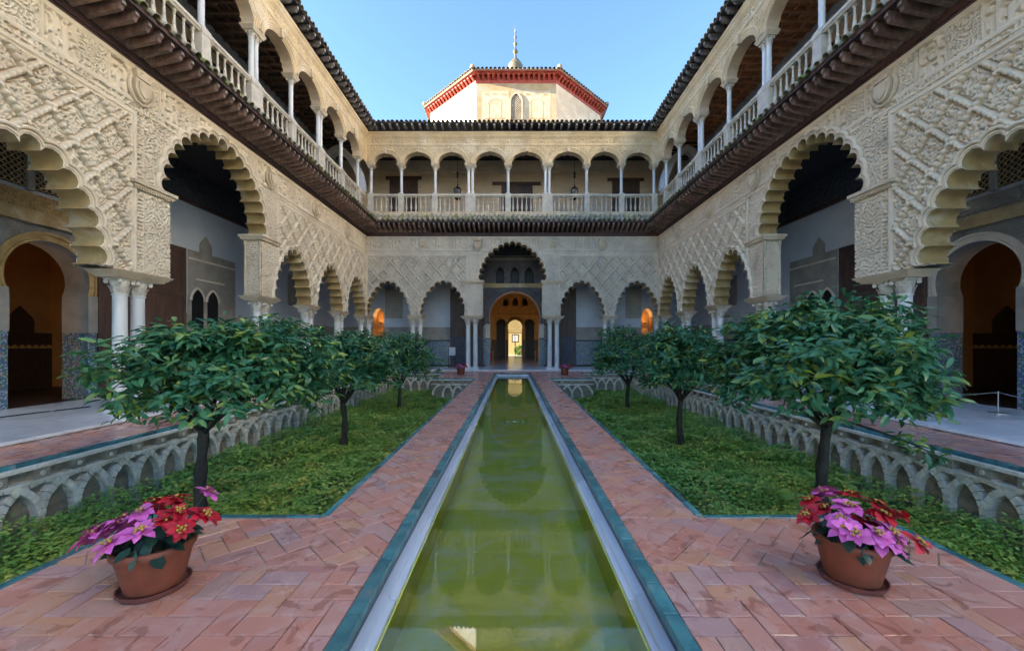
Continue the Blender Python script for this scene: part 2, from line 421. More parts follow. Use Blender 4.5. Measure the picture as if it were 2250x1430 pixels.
# ------------------------------------------------------------------ arches
class Arch:
    """pointed or round arch, springing half-width w at height z0, rise H; n lobes (0 = smooth)"""
    def __init__(s, c, w, z0, H, n=0, seg=6, lim=None, ellipse=False, horseshoe=None):
        s.c, s.w, s.z0, s.H, s.n, s.lim = c, w, z0, H, n, lim
        K = 400
        if horseshoe is not None:                    # circle of radius w, starting horseshoe rad below its centre
            t = np.linspace(PI + horseshoe, -horseshoe, K)
            P = np.stack([w * np.cos(t), H + w * np.sin(t)], 1)
        elif ellipse:
            t = np.linspace(PI, 0, K); P = np.stack([w * np.cos(t), H * np.sin(t)], 1)
        else:
            cc = (H * H - w * w) / (2 * w); r = w + cc
            a1 = math.atan2(H, -cc)
            t = np.linspace(PI, a1, K // 2); L = np.stack([cc + r * np.cos(t), r * np.sin(t)], 1)
            P = np.concatenate([L, (L * np.array([-1, 1]))[::-1][1:]])
        s.P = P + np.array([c, z0])
        d = np.hypot(*np.diff(s.P, axis=0).T); s.L = np.concatenate([[0], np.cumsum(d)])
        s.seg = seg
        if n:
            t = np.linspace(0, s.L[-1], n + 1)
            s.cusp = np.stack([np.interp(t, s.L, s.P[:, 0]), np.interp(t, s.L, s.P[:, 1])], 1)
            A = s.cusp[:-1]; B = s.cusp[1:]; mid = (A + B) / 2; ch = np.hypot(*(B - A).T)
            nn = np.stack([-(B - A)[:, 1], (B - A)[:, 0]], 1) / ch[:, None]       # left of travel = outwards
            s.r = ch * .53; s.cen = mid + nn * np.sqrt(s.r ** 2 - (ch / 2) ** 2)[:, None]
    def pts(s, d=0.0):
        if not s.n:
            k = 33; t = np.linspace(0, s.L[-1], k)
            Q = np.stack([np.interp(t, s.L, s.P[:, 0]), np.interp(t, s.L, s.P[:, 1])], 1)
            e = 1e-3
            Q2 = np.stack([np.interp(np.minimum(t + e, s.L[-1]), s.L, s.P[:, 0]), np.interp(np.minimum(t + e, s.L[-1]), s.L, s.P[:, 1])], 1)
            Q1 = np.stack([np.interp(np.maximum(t - e, 0), s.L, s.P[:, 0]), np.interp(np.maximum(t - e, 0), s.L, s.P[:, 1])], 1)
            T = Q2 - Q1; T /= np.hypot(*T.T)[:, None]
            out = Q + np.stack([-T[:, 1], T[:, 0]], 1) * d
        else:
            out = []
            N = s.n
            ends = []
            for i in range(N - 1):                   # outer meeting point of neighbouring lobes
                c0, c1 = s.cen[i], s.cen[i + 1]; r0, r1 = s.r[i] + d, s.r[i + 1] + d
                D = np.hypot(*(c1 - c0)); a = (r0 * r0 - r1 * r1 + D * D) / (2 * D); hh = math.sqrt(max(r0 * r0 - a * a, 0))
                e = (c1 - c0) / D; nrm = np.array([-e[1], e[0]])
                cand = [c0 + e * a + nrm * hh, c0 + e * a - nrm * hh]
                cu = s.cusp[i + 1]
                if d == 0: ends.append(cu)
                else: ends.append(cand[0])
            for i in range(N):
                A = ends[i - 1] if i else s.cen[0] + (s.cusp[0] - s.cen[0]) * (1 + d / s.r[0])
                B = ends[i] if i < N - 1 else s.cen[-1] + (s.cusp[-1] - s.cen[-1]) * (1 + d / s.r[-1])
                a0 = math.atan2(*(A - s.cen[i])[::-1]); a1 = math.atan2(*(B - s.cen[i])[::-1])
                while a1 > a0: a1 -= 2 * PI
                if a0 - a1 > 1.6 * PI: a1 += 2 * PI
                for k in range(s.seg + 1):
                    t = a0 + (a1 - a0) * k / s.seg
                    out.append(s.cen[i] + (s.r[i] + d) * np.array([math.cos(t), math.sin(t)]))
            out = np.array(out)
        if s.lim is not None: out[:, 0] = np.clip(out[:, 0], s.lim[0], s.lim[1])
        out[:, 1] = np.maximum(out[:, 1], s.z0 - .002) if s.n else out[:, 1]
        return out
    def hole(s, d, zb):
        p = s.pts(d); return [(p[0, 0], zb)] + [tuple(q) for q in p] + [(p[-1, 0], zb)]
    def band(s, prof):                               # prof: list of (offset, outward n)
        mb = MB()
        mb.loft([[(x, -n, z) for x, z in s.pts(d)] for d, n in prof])
        return mb

ZM = .07                                             # marble floor level
HW, YB = 8.17, 22.3                                  # half width of the court, depth of the back front
WT = .55                                             # thickness of the lower arcade wall
GD = 2.90                                            # gallery depth (to its back wall)

# ------------------------------------------------------------------ shared small meshes
def col_meshes(h0, h1, r, capw, tag_):
    """base, shaft, capital for a column from z=h0 to z=h1 with origin at its axis"""
    H = h1 - h0
    b = MB(); pw = r * 1.55
    b.box(-pw, -pw, 0, pw, pw, r * .55)
    b.lathe([(r * 1.45, r * .55), (r * 1.52, r * .75), (r * 1.4, r * .95), (r * 1.15, r * 1.05), (r * 1.25, r * 1.2), (r * 1.2, r * 1.35), (r * 1.02, r * 1.42)], n=18)
    base = b.mesh(tag_ + '_base', 'marble', 40)
    ch = capw * .9
    s = MB(); z0 = r * 1.40; z1 = H - ch
    s.lathe([(r, z0), (r * 1.0, z0 + .3 * (z1 - z0)), (r * .95, z1 - .06), (r * .95, z1 - .05), (r * 1.1, z1 - .04), (r * 1.1, z1 - .012), (r * .93, z1)], n=18)
    shaft = s.mesh(tag_ + '_shaft', 'marble', 40)
    c = MB(); q = capw / 2
    c.lathe([(r * .95, z1), (r * 1.0, z1 + ch * .1), (r * 1.12, z1 + ch * .45), (r * 1.25, z1 + ch * .62), (q * .92, z1 + ch * .84)], n=16)
    c.box(-q, -q, z1 + ch * .86, q, q, z1 + ch)
    for i in range(8):                               # leaves
        a = 2 * PI * i / 8 + PI / 8
        ca, sa = math.cos(a), math.sin(a)
        def P(rad, zz, off): return (ca * rad - sa * off, sa * rad + ca * off, z1 + ch * zz)
        wd = r * .36
        c.add([P(r * 1.02, .02, -wd), P(r * 1.02, .02, wd), P(r * 1.22, .32, wd), P(r * 1.22, .32, -wd), P(r * 1.55, .50, wd * .5), P(r * 1.55, .50, -wd * .5), P(r * 1.48, .40, 0)],
              [(0, 1, 2, 3), (3, 2, 4, 5), (5, 4, 6)])
    for i in range(4):                               # corner volutes
        a = PI / 4 + i * PI / 2; ca, sa = math.cos(a), math.sin(a)
        rr = q * 1.18; zz = z1 + ch * .74; vr = ch * .13
        ring = []
        for off in (-.35, .35):
            ring.append([(ca * (rr + vr * math.cos(t)) - sa * off * vr * 2, sa * (rr + vr * math.cos(t)) + ca * off * vr * 2, zz + vr * math.sin(t)) for t in np.linspace(0, 2 * PI, 9)[:-1]])
        c.loft(ring, True, True)
    cap = c.mesh(tag_ + '_capital', 'capital', 35)
    return base, shaft, cap
LOWCOL = col_meshes(ZM, 2.90, .128, .36, 'lower_column')
UPCOL = col_meshes(9.91, 11.44, .080, .24, 'upper_column')

def baluster_mesh():
    p = [(.045, 0), (.045, .03), (.030, .045), (.034, .09), (.060, .20), (.062, .26), (.040, .40), (.032, .44), (.044, .46), (.032, .48), (.026, .62), (.030, .76), (.042, .775), (.042, .80), (.03, .81)]
    b = MB().lathe(p, n=10); b.box(-.05, -.05, .80, .05, .05, .82); return b.mesh('baluster', 'bal_stone', 50)
BAL = baluster_mesh()

def tile_mesh(name, r, L, m, th=.014):               # barrel tile along -y, convex up, thickness real
    b = MB(); n = 8; r2 = r * .82
    def ring(rad, y): return [(rad * math.cos(PI * k / n), y, rad * math.sin(PI * k / n)) for k in range(n + 1)]
    A, B = ring(r, 0), ring(r2, L); Ai, Bi = ring(r - th, 0), ring(r2 - th, L)
    o = A + list(reversed(Ai)); i = B + list(reversed(Bi))
    b.loft([o, i], True, True)
    return b.mesh(name, m, 40)
TILE = tile_mesh('roof_tile', .095, .62, 'tile'); TILEP = tile_mesh('roof_tile_pale', .095, .62, 'tile_pale')

def rafter_mesh(L, hgt, wd, name, m, mend):
    b = MB(); h = hgt
    prof = [(0, 0), (0, h), (-L, h), (-L, h * .45), (-L + .05, h * .30), (-L + .09, 0)]
    prof = [(y, z) for y, z in prof]
    n = len(prof)
    V = [(-wd / 2, y, z) for y, z in prof] + [(wd / 2, y, z) for y, z in prof]
    F = [tuple(range(n)), tuple(reversed(range(n, 2 * n)))] + [((i + 1) % n, i, n + i, n + (i + 1) % n) for i in range(n)]
    b.add(V, F); me = b.mesh(name, m)
    me.materials.append(M[mend]); me.polygons[2 + 2].material_index = 1
    return me
RAFTER = rafter_mesh(.84, .20, .085, 'rafter', 'wood_rafter', 'wood_end')
BRACKET = rafter_mesh(.40, .20, .10, 'bracket', 'bracket', 'wood_end')

def shield_mesh():
    b = MB()
    sh = [(-.16, .14), (.16, .14), (.17, -.05), (.11, -.18), (0, -.26), (-.11, -.18), (-.17, -.05)]
    b.prism([(x, z) for x, z in reversed(sh)], -.07, 0)
    b.prism([(x * .72, z * .72 - .01) for x, z in reversed(sh)], -.095, -.07)
    b.prism([(-.13, .16), (.13, .16), (.17, .30), (.09, .22), (0, .32), (-.09, .22), (-.17, .30)], -.08, 0)
    for s in (-1, 1):
        b.tube([(s * .20, -.02, .16), (s * .25, -.03, .02), (s * .23, -.03, -.14), (s * .12, -.02, -.28), (0, -.02, -.31)], .028, 6)
    return b.mesh('shield_relief', 'trim', 40)
SHIELD = shield_mesh()
def plaque_mesh():
    b = MB().box(-.14, -.05, -.14, .14, 0, .14)
    for i in (-1, 0, 1): b.box(i * .08 - .025, -.085, -.10, i * .08 + .025, -.05, .10)
    b.box(-.12, -.075, .10, .12, -.05, .125); return b.mesh('castle_relief', 'trim')
PLAQUE = plaque_mesh()

# ------------------------------------------------------------------ the three palace wings
def moulding(mb, s0, s1, z0, z1, prof, y=0.0, ends=True):
    """straight run of trim; prof = [(n, t)] outward distance against relative height"""
    r0 = [(s0, y - n, z0 + (z1 - z0) * t) for n, t in prof]; r1 = [(s1, y - n, z0 + (z1 - z0) * t) for n, t in prof]
    V = r0 + r1; k = len(prof)
    F = [(i, k + i, k + i + 1, i + 1) for i in range(k - 1)] + [(k - 1, 2 * k - 1, k, 0)]
    if ends: F += [tuple(range(k)), tuple(reversed(range(k, 2 * k)))]
    mb.add(V, F)
CORN = [(-.1, 0), (.02, 0), (.03, .2), (.05, .3), (.05, .5), (.09, .75), (.10, .8), (.10, 1), (-.1, 1)]

def lattice_plate(name, parent, s0, s1, z0, z1, y, cell=.13, bar=.016, m='black'):
    b = MB()
    nx = max(2, int((s1 - s0) / cell)); nz = max(2, int((z1 - z0) / cell))
    dx = (s1 - s0) / nx; dz = (z1 - z0) / nz
    for i in range(nx):
        for k in range(nz):
            x = s0 + dx * (i + .5); z = z0 + dz * (k + .5)
            ro = min(dx, dz) * .5; ri = ro - bar
            n = 8; O = [(x + ro * math.cos(2 * PI * (t + .5) / n), z + ro * math.sin(2 * PI * (t + .5) / n)) for t in range(n)]
            I = [(x + ri * math.cos(2 * PI * (t + .5) / n), z + ri * math.sin(2 * PI * (t + .5) / n)) for t in range(n)]
            V = [(a, y, c) for a, c in O] + [(a, y, c) for a, c in I]
            b.add(V, [(t, (t + 1) % n, n + (t + 1) % n, n + t) for t in range(n)])
    o = b.build(name, m, parent)
    sd = o.modifiers.new('thick', 'SOLIDIFY'); sd.thickness = .02
    return o

def make_wing(name, label, rz, loc, s0, s1, mir, piers, small_cols, small_arches, big, corner_cols, frames, shields,
              up_cols, up_double, res, stu, gal, corner_ends, shade_wood):
    """local x runs along the front, local y into the building; mir flips s"""
    W = thing(name, label, 'palace wing', loc, rz)
    sg = -1 if mir else 1
    S = lambda s: sg * s
    a0, a1 = (S(s1), S(s0)) if mir else (s0, s1)
    def seg(x0, x1): return (min(S(x0), S(x1)), max(S(x0), S(x1)))
    # ---- lower arches
    arches = []
    for c, wd in small_arches: arches.append((Arch(S(c), wd, 3.06, 1.86, 13), False))
    arches.append((Arch(S(big[0]), big[1], 5.05, 1.98, 17), True))
    holes = []; core = []
    for A, isbig in arches:
        holes.append(A.hole(.10, 3.0 if isbig else 2.9)); core.append(A.hole(.0, 2.9))
    fr = [seg(*f) for f in frames]                   # sebka panels (s range)
    bz = seg(big[0] - big[1] - .86, big[0] + big[1] + .86)
    def hf(x, z):
        h = np.zeros_like(x)
        # frieze of inscription panels
        pan = (x / 1.15) - np.floor(x / 1.15)
        fz = sstep(6.76, 6.79, z) * (1 - sstep(7.36, 7.39, z))
        fre = np.where(pan < .5, script_rel(x, z, .16), arab(x, z, .15, 5))
        pl = np.minimum(pan, 1 - pan) * 1.15
        fre = np.where(pl < .018, 1.2, np.where(pl < .04, 0, fre))
        h = np.where(z > 6.70, .030 * (1 - fz) + fz * (-.030 + .056 * fre), h)
        h = np.where(z > 7.40, .045, h)
        # narrow inscription band with fillets
        bd = (z > 6.50) & (z <= 6.70)
        h = np.where(bd, -.018 + .044 * script_rel(x, z, .08, 8), h)
        for ze in (6.50, 6.56, 6.69, 6.73): h = np.where(np.abs(z - ze) < .012, .040, h)
        lo = z <= 6.50
        inbig = (x > bz[0]) & (x < bz[1])
        e = np.minimum(x - bz[0], bz[1] - x)
        # panels beside the great arch: an upright inscription strip, then tiles of arabesque
        q = -.032 + .060 * arab(x, z, .19, 21)
        tz = np.abs((z - 3.06) / .62 - np.round((z - 3.06) / .62)) * .62; q = np.where((tz < .012) & (z > 5.0), .022, q)
        q = np.where(e < .20, -.022 + .048 * script_rel(z, x, .08, 31), q)
        q = np.where(np.abs(e - .20) < .010, .030, q); q = np.where(e < .03, .05, q)
        h = np.where(lo & inbig, q, h)
        for (p0, p1) in fr:
            i = lo & (x >= p0) & (x <= p1) & ~inbig
            sb = sebka(x, z, (p0 + p1) / 2, 6.50 - LH / 2)
            ee = np.minimum(np.minimum(x - p0, p1 - x) if p1 - p0 > 2 else x * 0 + 9, 6.47 - z)
            sb = np.where(ee < .10, .030 + .018 * np.sin(np.clip(ee, 0, .1) / .1 * 2 * PI), sb)
            h = np.where(i, sb, h)
        h += .004 * (vnoise(x * 9, z * 9, 77) - .5)
        return h
    ss = []
    for (r0, r1, dr) in res:
        ss.append(np.arange(r0, r1, dr))
    ss = np.concatenate(ss + [[s1]]); ss = np.sort(sg * ss)
    zs = np.arange(3.04, 7.5, .0165 if len(res) > 1 else .0215)
    V, F = sheet(ss, zs, holes, hf)
    ob('carved_wall', mesh_np('carved_wall', V, F, stu), W)
    V, F = sheet(np.linspace(a0, a1, int((a1 - a0) / .06)), np.linspace(3.04, 7.5, 75), core, None, WT, True)
    ob('inner_wall_face', mesh_np('inner_wall_face', V, F, 'plaster'), W)
    for A, isbig in arches:
        p = [(0, .035), (.022, .035), (.024, .055), (.05, .055), (.055, .035), (.075, .035), (.08, .075), (.105, .085), (.125, .07), (.15, .03), (.155, -.01)]
        b = A.band(p); o = b.build('arch_moulding', stu, W, 40)
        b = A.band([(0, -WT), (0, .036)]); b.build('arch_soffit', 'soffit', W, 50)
    # ---- piers of the great arch
    for (pa, pb, cc) in piers:
        x0, x1 = seg(pa, pb); jam = S(big[0]) > (x0 + x1) / 2
        pr = part('pier', W)
        MB().box(x0 + .05, .075, 3.07, x1 - .05, WT - .05, 5.06).build('block', stu, pr)
        mb = MB()
        mb.box(x0 - .06, -.06, 4.86, x1 + .06, WT + .06, 4.90); mb.box(x0 - .09, -.09, 4.90, x1 + .09, WT + .09, 4.96); mb.box(x0 - .13, -.13, 4.96, x1 + .13, WT + .13, 5.035)
        mb.build('cornice', 'trim', pr)
        mb = MB()
        for i in range(int((x1 - x0 + .2) / .062)): mb.box(x0 - .09 + i * .062, -.085, 4.862, x0 - .06 + i * .062, -.055, 4.899)
        for i in range(11):
            for xx in ((x0 - .085, x0 - .055), (x1 + .055, x1 + .085)): mb.box(xx[0], -.05 + i * .06, 4.862, xx[1], -.02 + i * .06, 4.899)
        mb.build('bead_course', 'trim', pr)
        # jamb panel with colonnettes
        jx = x1 if jam else x0; d = 1 if jam else -1
        yy = np.arange(.0, WT, .014); zz = np.arange(3.12, 4.84, .016)
        Yg, Zg = np.meshgrid(yy, zz); Hg = -.036 + .056 * arab(Yg, Zg, .18, 41); Hg = np.where((Yg < .06) | (Yg > WT - .06), .012, Hg)
        Vj = np.stack([jx - .012 * d + d * Hg, Yg, Zg], -1).reshape(-1, 3); nz, ny = Yg.shape; I = np.arange(nz * ny).reshape(nz, ny)
        Fj = np.stack([I[:-1, :-1], I[:-1, 1:], I[1:, 1:], I[1:, :-1]], -1).reshape(-1, 4)
        ob('jamb_panel', mesh_np('jamb_panel', Vj, Fj if jam else Fj[:, ::-1], stu), pr)
        for y in (.035, WT - .035):
            mb = MB(); mb.lathe([(.04, 3.08), (.04, 3.14), (.026, 3.16), (.03, 3.6), (.045, 3.64), (.03, 3.70), (.05, 3.78), (.03, 3.86), (.045, 3.92), (.026, 3.97), (.028, 4.66), (.045, 4.72), (.05, 4.84)], jx + d * .012, y, 10)
            mb.build('colonnette', 'trim', pr, 50)
    # ---- impost blocks and columns
    def impost(x0, x1):
        b = MB()
        for (z0, z1, e) in ((2.90, 2.95, -.05), (2.95, 3.00, .0), (3.00, 3.045, .045)):
            b.hexa([(x0 - e, -e, z0), (x1 + e, -e, z0), (x1 + e, WT + e, z0), (x0 - e, WT + e, z0), (x0 - e - .03, -e - .03, z1), (x1 + e + .03, -e - .03, z1), (x1 + e + .03, WT + e + .03, z1), (x0 - e - .03, WT + e + .03, z1)])
        b.build('impost', 'trim', W)
    def column(x, y, meshes, z):
        c = part('column', W, (x, y, z))
        for nm, me in zip(('base', 'shaft', 'capital'), meshes): ob(nm, me, c)
    for c in small_cols:
        impost(*seg(c - .42, c + .42))
        for o in (-.21, .21): column(S(c + o), WT / 2, LOWCOL, ZM)
    for (pa, pb, cc) in piers:
        x0, x1 = seg(pa, pb); c0, c1 = seg(cc - .55, cc + .55)
        impost(min(x0, c0), max(x1, c1))
        for o in (-.205, .205): column(S(cc + o), WT / 2, LOWCOL, ZM)
    for (x, y) in corner_cols: column(S(x), y, LOWCOL, ZM)
    for (x0, x1) in corner_ends: impost(*seg(x0, x1))
    # ---- shields over the columns
    for (x, k) in shields:
        o = ob('shield' if k else 'castle_plaque', SHIELD if k else PLAQUE, W, (S(x), -.02, 7.05)); o.scale = (1.15, 1.5, 1.1)
    # ---- lower eave: board, rafters, tiles
    ev = part('lower_eave', W)
    mb = MB(); e0, e1 = a0, a1
    moulding(mb, e0, e1, 7.49, 7.70, [(-.02, 0), (.03, 0), (.04, .3), (.07, .35), (.07, .9), (.10, 1), (-.02, 1)])
    mb.build('wall_board', 'wood_board', ev)
    sl_ = math.atan2(.18, .80)
    pr_ = .86
    n = int((e1 - e0) / .27)
    for i in range(n):
        x = e0 + .27 * (i + .5)
        Mx = Matrix.Translation((x, 0, 7.71)) @ Matrix.Rotation(-sl_, 4, 'X')
        if mir is None or True:
            ob('rafter', RAFTER, ev, mtx=Mx @ Matrix.Translation((0, 0, -.04)))
    mb = MB()
    mb.hexa([(e0, .0, 7.865), (e1, .0, 7.865), (e1, .0, 7.885), (e0, .0, 7.885), (e0, -pr_, 8.06), (e1, -pr_, 8.06), (e1, -pr_, 8.08), (e0, -pr_, 8.08)])
    mb.build('eave_planks', 'wood', ev)
    mb = MB().box(e0, -pr_ - .012, 8.03, e1, -pr_ + .02, 8.11); mb.build('eave_lip_board', 'wood_board', ev)
    mb = MB(); mb.hexa([(e0, .06, 8.08), (e1, .06, 8.08), (e1, .06, 8.66), (e0, .06, 8.66), (e0, -pr_ + .0, 8.085), (e1, -pr_ + .0, 8.085), (e1, -pr_ + .0, 8.115), (e0, -pr_ + .0, 8.115)])
    mb.build('eave_bed', 'mortar', ev)
    ta = math.atan2(.55, pr_ + .06); lm = TILEP
    for i in range(n):
        x = e0 + .27 * (i + .5)
        for r_, (yy, zz) in enumerate(((-pr_ - .07, 8.115), (-pr_ + .40, 8.115 + .40 * math.tan(ta) + .05))):
            ob('roof_tile', lm, ev, mtx=Matrix.Translation((x + random.uniform(-.008, .008), yy + random.uniform(-.015, .015), zz)) @ Matrix.Rotation(ta + random.uniform(-.02, .02), 4, 'X') @ Matrix.Rotation(random.uniform(-.03, .03), 4, 'Z'))
    mb = MB()                                        # hollow channel tiles between the covers
    for i in range(n + 1):
        x = e0 + .27 * i
        rr = [[(x + .085 * math.cos(t), yy, zz + .03 + .07 * math.sin(t)) for t in np.linspace(PI, 2 * PI, 7)] for yy, zz in ((-pr_ - .06, 8.115), (.05, 8.68))]
        mb.loft(rr)
    o = mb.build('channel_tiles', 'tile_pale', ev, True); o['kind'] = 'stuff'
    # ---- balustrade
    bl = part('balustrade', W)
    cols = sorted(S(c) for c in up_cols); dbl = [S(c) for c in up_double]
    edges = [a0] + cols + [a1]
    isd = lambda c: any(abs(c - d) < .01 for d in dbl)
    mb = MB(); moulding(mb, a0, a1, 8.64, 8.90, [(-.28, 0), (.06, 0), (.06, .5), (.02, .7), (.04, .8), (.04, 1), (-.28, 1)], .06); mb.build('plinth', 'trim', bl)
    mb = MB(); moulding(mb, a0, a1, 9.75, 9.90, [(-.16, 0), (-.02, 0), (.0, .25), (.03, .45), (.03, .85), (.02, 1), (-.20, 1)], .08); mb.build('handrail', 'bal_stone', bl)
    for c in cols:
        hw_ = .29 if isd(c) else .15
        MB().box(c - hw_, .045, 8.90, c + hw_, .32, 9.752).build('pedestal', 'bal_stone', bl)
        MB().box(c - hw_ - .02, .03, 9.752, c + hw_ + .02, .34, 9.912).build('pedestal_cap', 'bal_stone', bl)
    for i in range(len(edges) - 1):
        p0 = edges[i] + (.29 if isd(edges[i]) else .15); p1 = edges[i + 1] - (.29 if isd(edges[i + 1]) else .15)
        if p1 - p0 < .3: continue
        k = max(1, int(round((p1 - p0) / .27)))
        for j in range(k):
            ob('baluster', BAL, bl, (p0 + (p1 - p0) * (j + .5) / k, .17, 8.925))
    # ---- upper arcade
    for c in cols:
        for o in ((-.11, .11) if isd(c) else (0,)):
            column(c + o, .18, UPCOL, 9.91)
        hw_ = .27 if isd(c) else .16
        b = MB()
        b.hexa([(c - hw_, .02, 11.44), (c + hw_, .02, 11.44), (c + hw_, .36, 11.44), (c - hw_, .36, 11.44), (c - hw_ - .05, -.03, 11.54), (c + hw_ + .05, -.03, 11.54), (c + hw_ + .05, .41, 11.54), (c - hw_ - .05, .41, 11.54)])
        b.box(c - hw_ - .06, -.04, 11.54, c + hw_ + .06, .42, 11.585); b.build('upper_impost', 'trim', W)
    ua = []
    for i in range(len(edges) - 1):
        c0, c1 = edges[i], edges[i + 1]
        if c1 - c0 < .9: continue
        g0 = .26 if isd(c0) else .16; g1 = .26 if isd(c1) else .16
        if i == 0: g0 = .12
        if i == len(edges) - 2: g1 = .12
        hw_ = (c1 - c0 - g0 - g1) / 2
        ua.append((Arch((c0 + g0 + c1 - g1) / 2, hw_, 11.585, min(.64, hw_ * .78), 0, ellipse=True, lim=(c0 + .005, c1 - .005)), c0, c1))
    def uh(x, z):
        h = np.zeros_like(x)
        h = -.025 + .055 * arab(x, z, .17, 51)
        for i in range(1, len(edges) - 1):            # roundels over the columns
            c = edges[i]; d = np.hypot(x - c, z - 12.36)
            h = np.where(d < .17, .012 + .02 * np.abs(np.sin(d * 45)), h)
        f = (z > 12.66) & (z < 12.98)
        h = np.where(f, -.022 + .054 * arab(x, z, .20, 61), h)
        h = np.where((z >= 12.56) & (z <= 12.66), .05, h)
        h = np.where(z >= 12.98, .05 + .06 * sstep(12.98, 13.10, z) + .05 * sstep(13.14, 13.2, z), h)
        return h
    V, F = sheet(np.arange(a0, a1 + .02, .028), np.arange(11.585, 13.3, .028), [A.hole(.20, 11.0) for A, _, _ in ua], uh)
    ob('upper_carved_wall', mesh_np('upper_carved_wall', V, F, 'gold_stucco'), W)
    V, F = sheet(np.linspace(a0, a1, 200), np.linspace(11.585, 13.3, 24), [A.hole(0, 11.0) for A, _, _ in ua], None, .38, True)
    ob('upper_inner_face', mesh_np('upper_inner_face', V, F, 'plaster_warm'), W)
    for A, c0, c1 in ua:
        A.band([(0, .02), (.05, .02), (.05, .04), (.11, .04), (.115, .055), (.17, .055), (.18, .075), (.22, .08), (.245, .06), (.25, .0)]).build('arch_moulding', 'gold_stucco', W, 40)
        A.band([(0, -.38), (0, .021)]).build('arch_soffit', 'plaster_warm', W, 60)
        k = A.c; zt = A.z0 + A.H
        MB().prism([(k - .05, zt - .02), (k + .05, zt - .02), (k + .085, zt + .27), (k - .085, zt + .27)], -.13, .02).build('keystone', 'trim', W)
    # ---- upper eave
    ue = part('upper_eave', W)
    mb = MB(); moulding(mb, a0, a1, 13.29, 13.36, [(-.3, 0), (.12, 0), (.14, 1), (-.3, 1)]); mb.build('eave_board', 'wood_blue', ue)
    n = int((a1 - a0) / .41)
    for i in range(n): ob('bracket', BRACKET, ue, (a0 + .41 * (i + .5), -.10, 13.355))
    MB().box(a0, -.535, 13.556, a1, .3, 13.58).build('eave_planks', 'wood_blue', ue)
    mb = MB(); mb.hexa([(a0, .6, 13.585), (a1, .6, 13.585), (a1, .6, 13.99), (a0, .6, 13.99), (a0, -.53, 13.584), (a1, -.53, 13.584), (a1, -.53, 13.60), (a0, -.53, 13.60)]); mb.build('eave_bed', 'mortar', ue)
    n = int((a1 - a0) / .25); ta = math.atan2(.40, 1.13)
    for i in range(n):
        x = a0 + .25 * (i + .5)
        ob('roof_tile', TILE, ue, mtx=Matrix.Translation((x + random.uniform(-.01, .01), -.60 + random.uniform(-.02, .02), 13.60)) @ Matrix.Rotation(ta, 4, 'X') @ Matrix.Rotation(random.uniform(-.03, .03), 4, 'Z'))
    mb = MB()
    for i in range(n + 1):
        x = a0 + .25 * i
        mb.loft([[(x + .08 * math.cos(t), yy, zz + .03 + .06 * math.sin(t)) for t in np.linspace(PI, 2 * PI, 7)] for yy, zz in ((-.585, 13.605), (.5, 13.99))])
    o = mb.build('channel_tiles', 'tile', ue, True); o['kind'] = 'stuff'
    # ---- roof slab, floors, ceilings
    g0, g1 = seg(*gal)
    mb = MB(); mb.hexa([(g0, .55, 13.80), (g1, .55, 13.80), (g1, 4.0, 15.05), (g0, 4.0, 15.05), (g0, .55, 13.97), (g1, .55, 13.97), (g1, 4.0, 15.25), (g0, 4.0, 15.25)])
    mb.build('roof', 'tile', W)
    MB().box(g0, .065, 8.28, g1, GD, 8.635).build('upper_floor', 'wood_board', W)
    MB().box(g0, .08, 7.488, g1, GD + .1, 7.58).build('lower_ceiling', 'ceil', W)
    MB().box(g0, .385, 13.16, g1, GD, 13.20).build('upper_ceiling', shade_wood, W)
    return W, arches, (g0, g1), S

def opening_wall(W, name, g0, g1, z0, z1, y, holes, m, hf=None, res=.05):
    V, F = sheet(np.linspace(g0, g1, int((g1 - g0) / res) + 1), np.linspace(z0, z1, int((z1 - z0) / res) + 1), holes, hf, y)
    return ob(name, mesh_np(name, V, F, m, False), W)

def coffers(W, g0, g1, y0, y1, z, m, dx=.42):
    n = int((g1 - g0) / dx)
    for i in range(n + 1): 
        x = g0 + dx * i
        MBX = MB().box(x - .045, y0, z - .14, x + .045, y1, z); MBX.build('ceiling_beam', m, W)
    k = int((y1 - y0) / .42)
    for j in range(1, k + 1):
        y = y0 + (y1 - y0) * j / (k + 1); MB().box(g0, y - .035, z - .09, g1, y + .035, z - .002).build('ceiling_cross_beam', m, W)

SIDE = dict(s0=1.75, s1=YB, piers=[(8.62, 9.45, 8.77), (12.95, 13.80, 13.35)], small_cols=[2.25, 5.2, 16.4, 19.37],
            small_arches=[(3.73, 1.03), (6.72, 1.05), (14.88, 1.02), (17.88, 1.02), (20.84, 1.0)], big=(11.2, 1.75),
            corner_cols=[(22.17, WT / 2)], corner_ends=[(21.9, 22.45)], frames=[(1.75, 8.60), (13.82, 22.3)],
            shields=[(8.7, 1), (13.4, 1), (16.5, 1), (19.6, 1), (5.3, 1)], res=[(1.75, 5.2, .04), (5.2, 6.2, .022), (6.2, 9.6, .0115), (9.6, 13.9, .0165), (13.9, YB, .023)],
            stu='stucco', gal=(1.75, YB + GD))
LW_, la, lg, lS = make_wing('palace_wing', 'left wing with near lobed arch, rising to a dark upper gallery', R(90), (-HW, 0, 0), mir=False,
    up_cols=[4.2, 6.35, 8.52, 10.68, 12.83, 15.0, 17.2, 19.37, 21.45], up_double=[4.2, 8.52, 12.83, 17.2], shade_wood='wood_mid', **SIDE)
RW_, ra, rg, rS = make_wing('palace_wing', 'right wing whose upper gallery shows a reddish coffered wooden ceiling', R(-90), (HW, 0, 0), mir=True,
    up_cols=[4.2, 6.35, 8.52, 10.75, 13.07, 15.34, 17.65, 19.9, 21.6], up_double=[4.2, 8.52, 13.07, 17.65], shade_wood='wood_red', **SIDE)
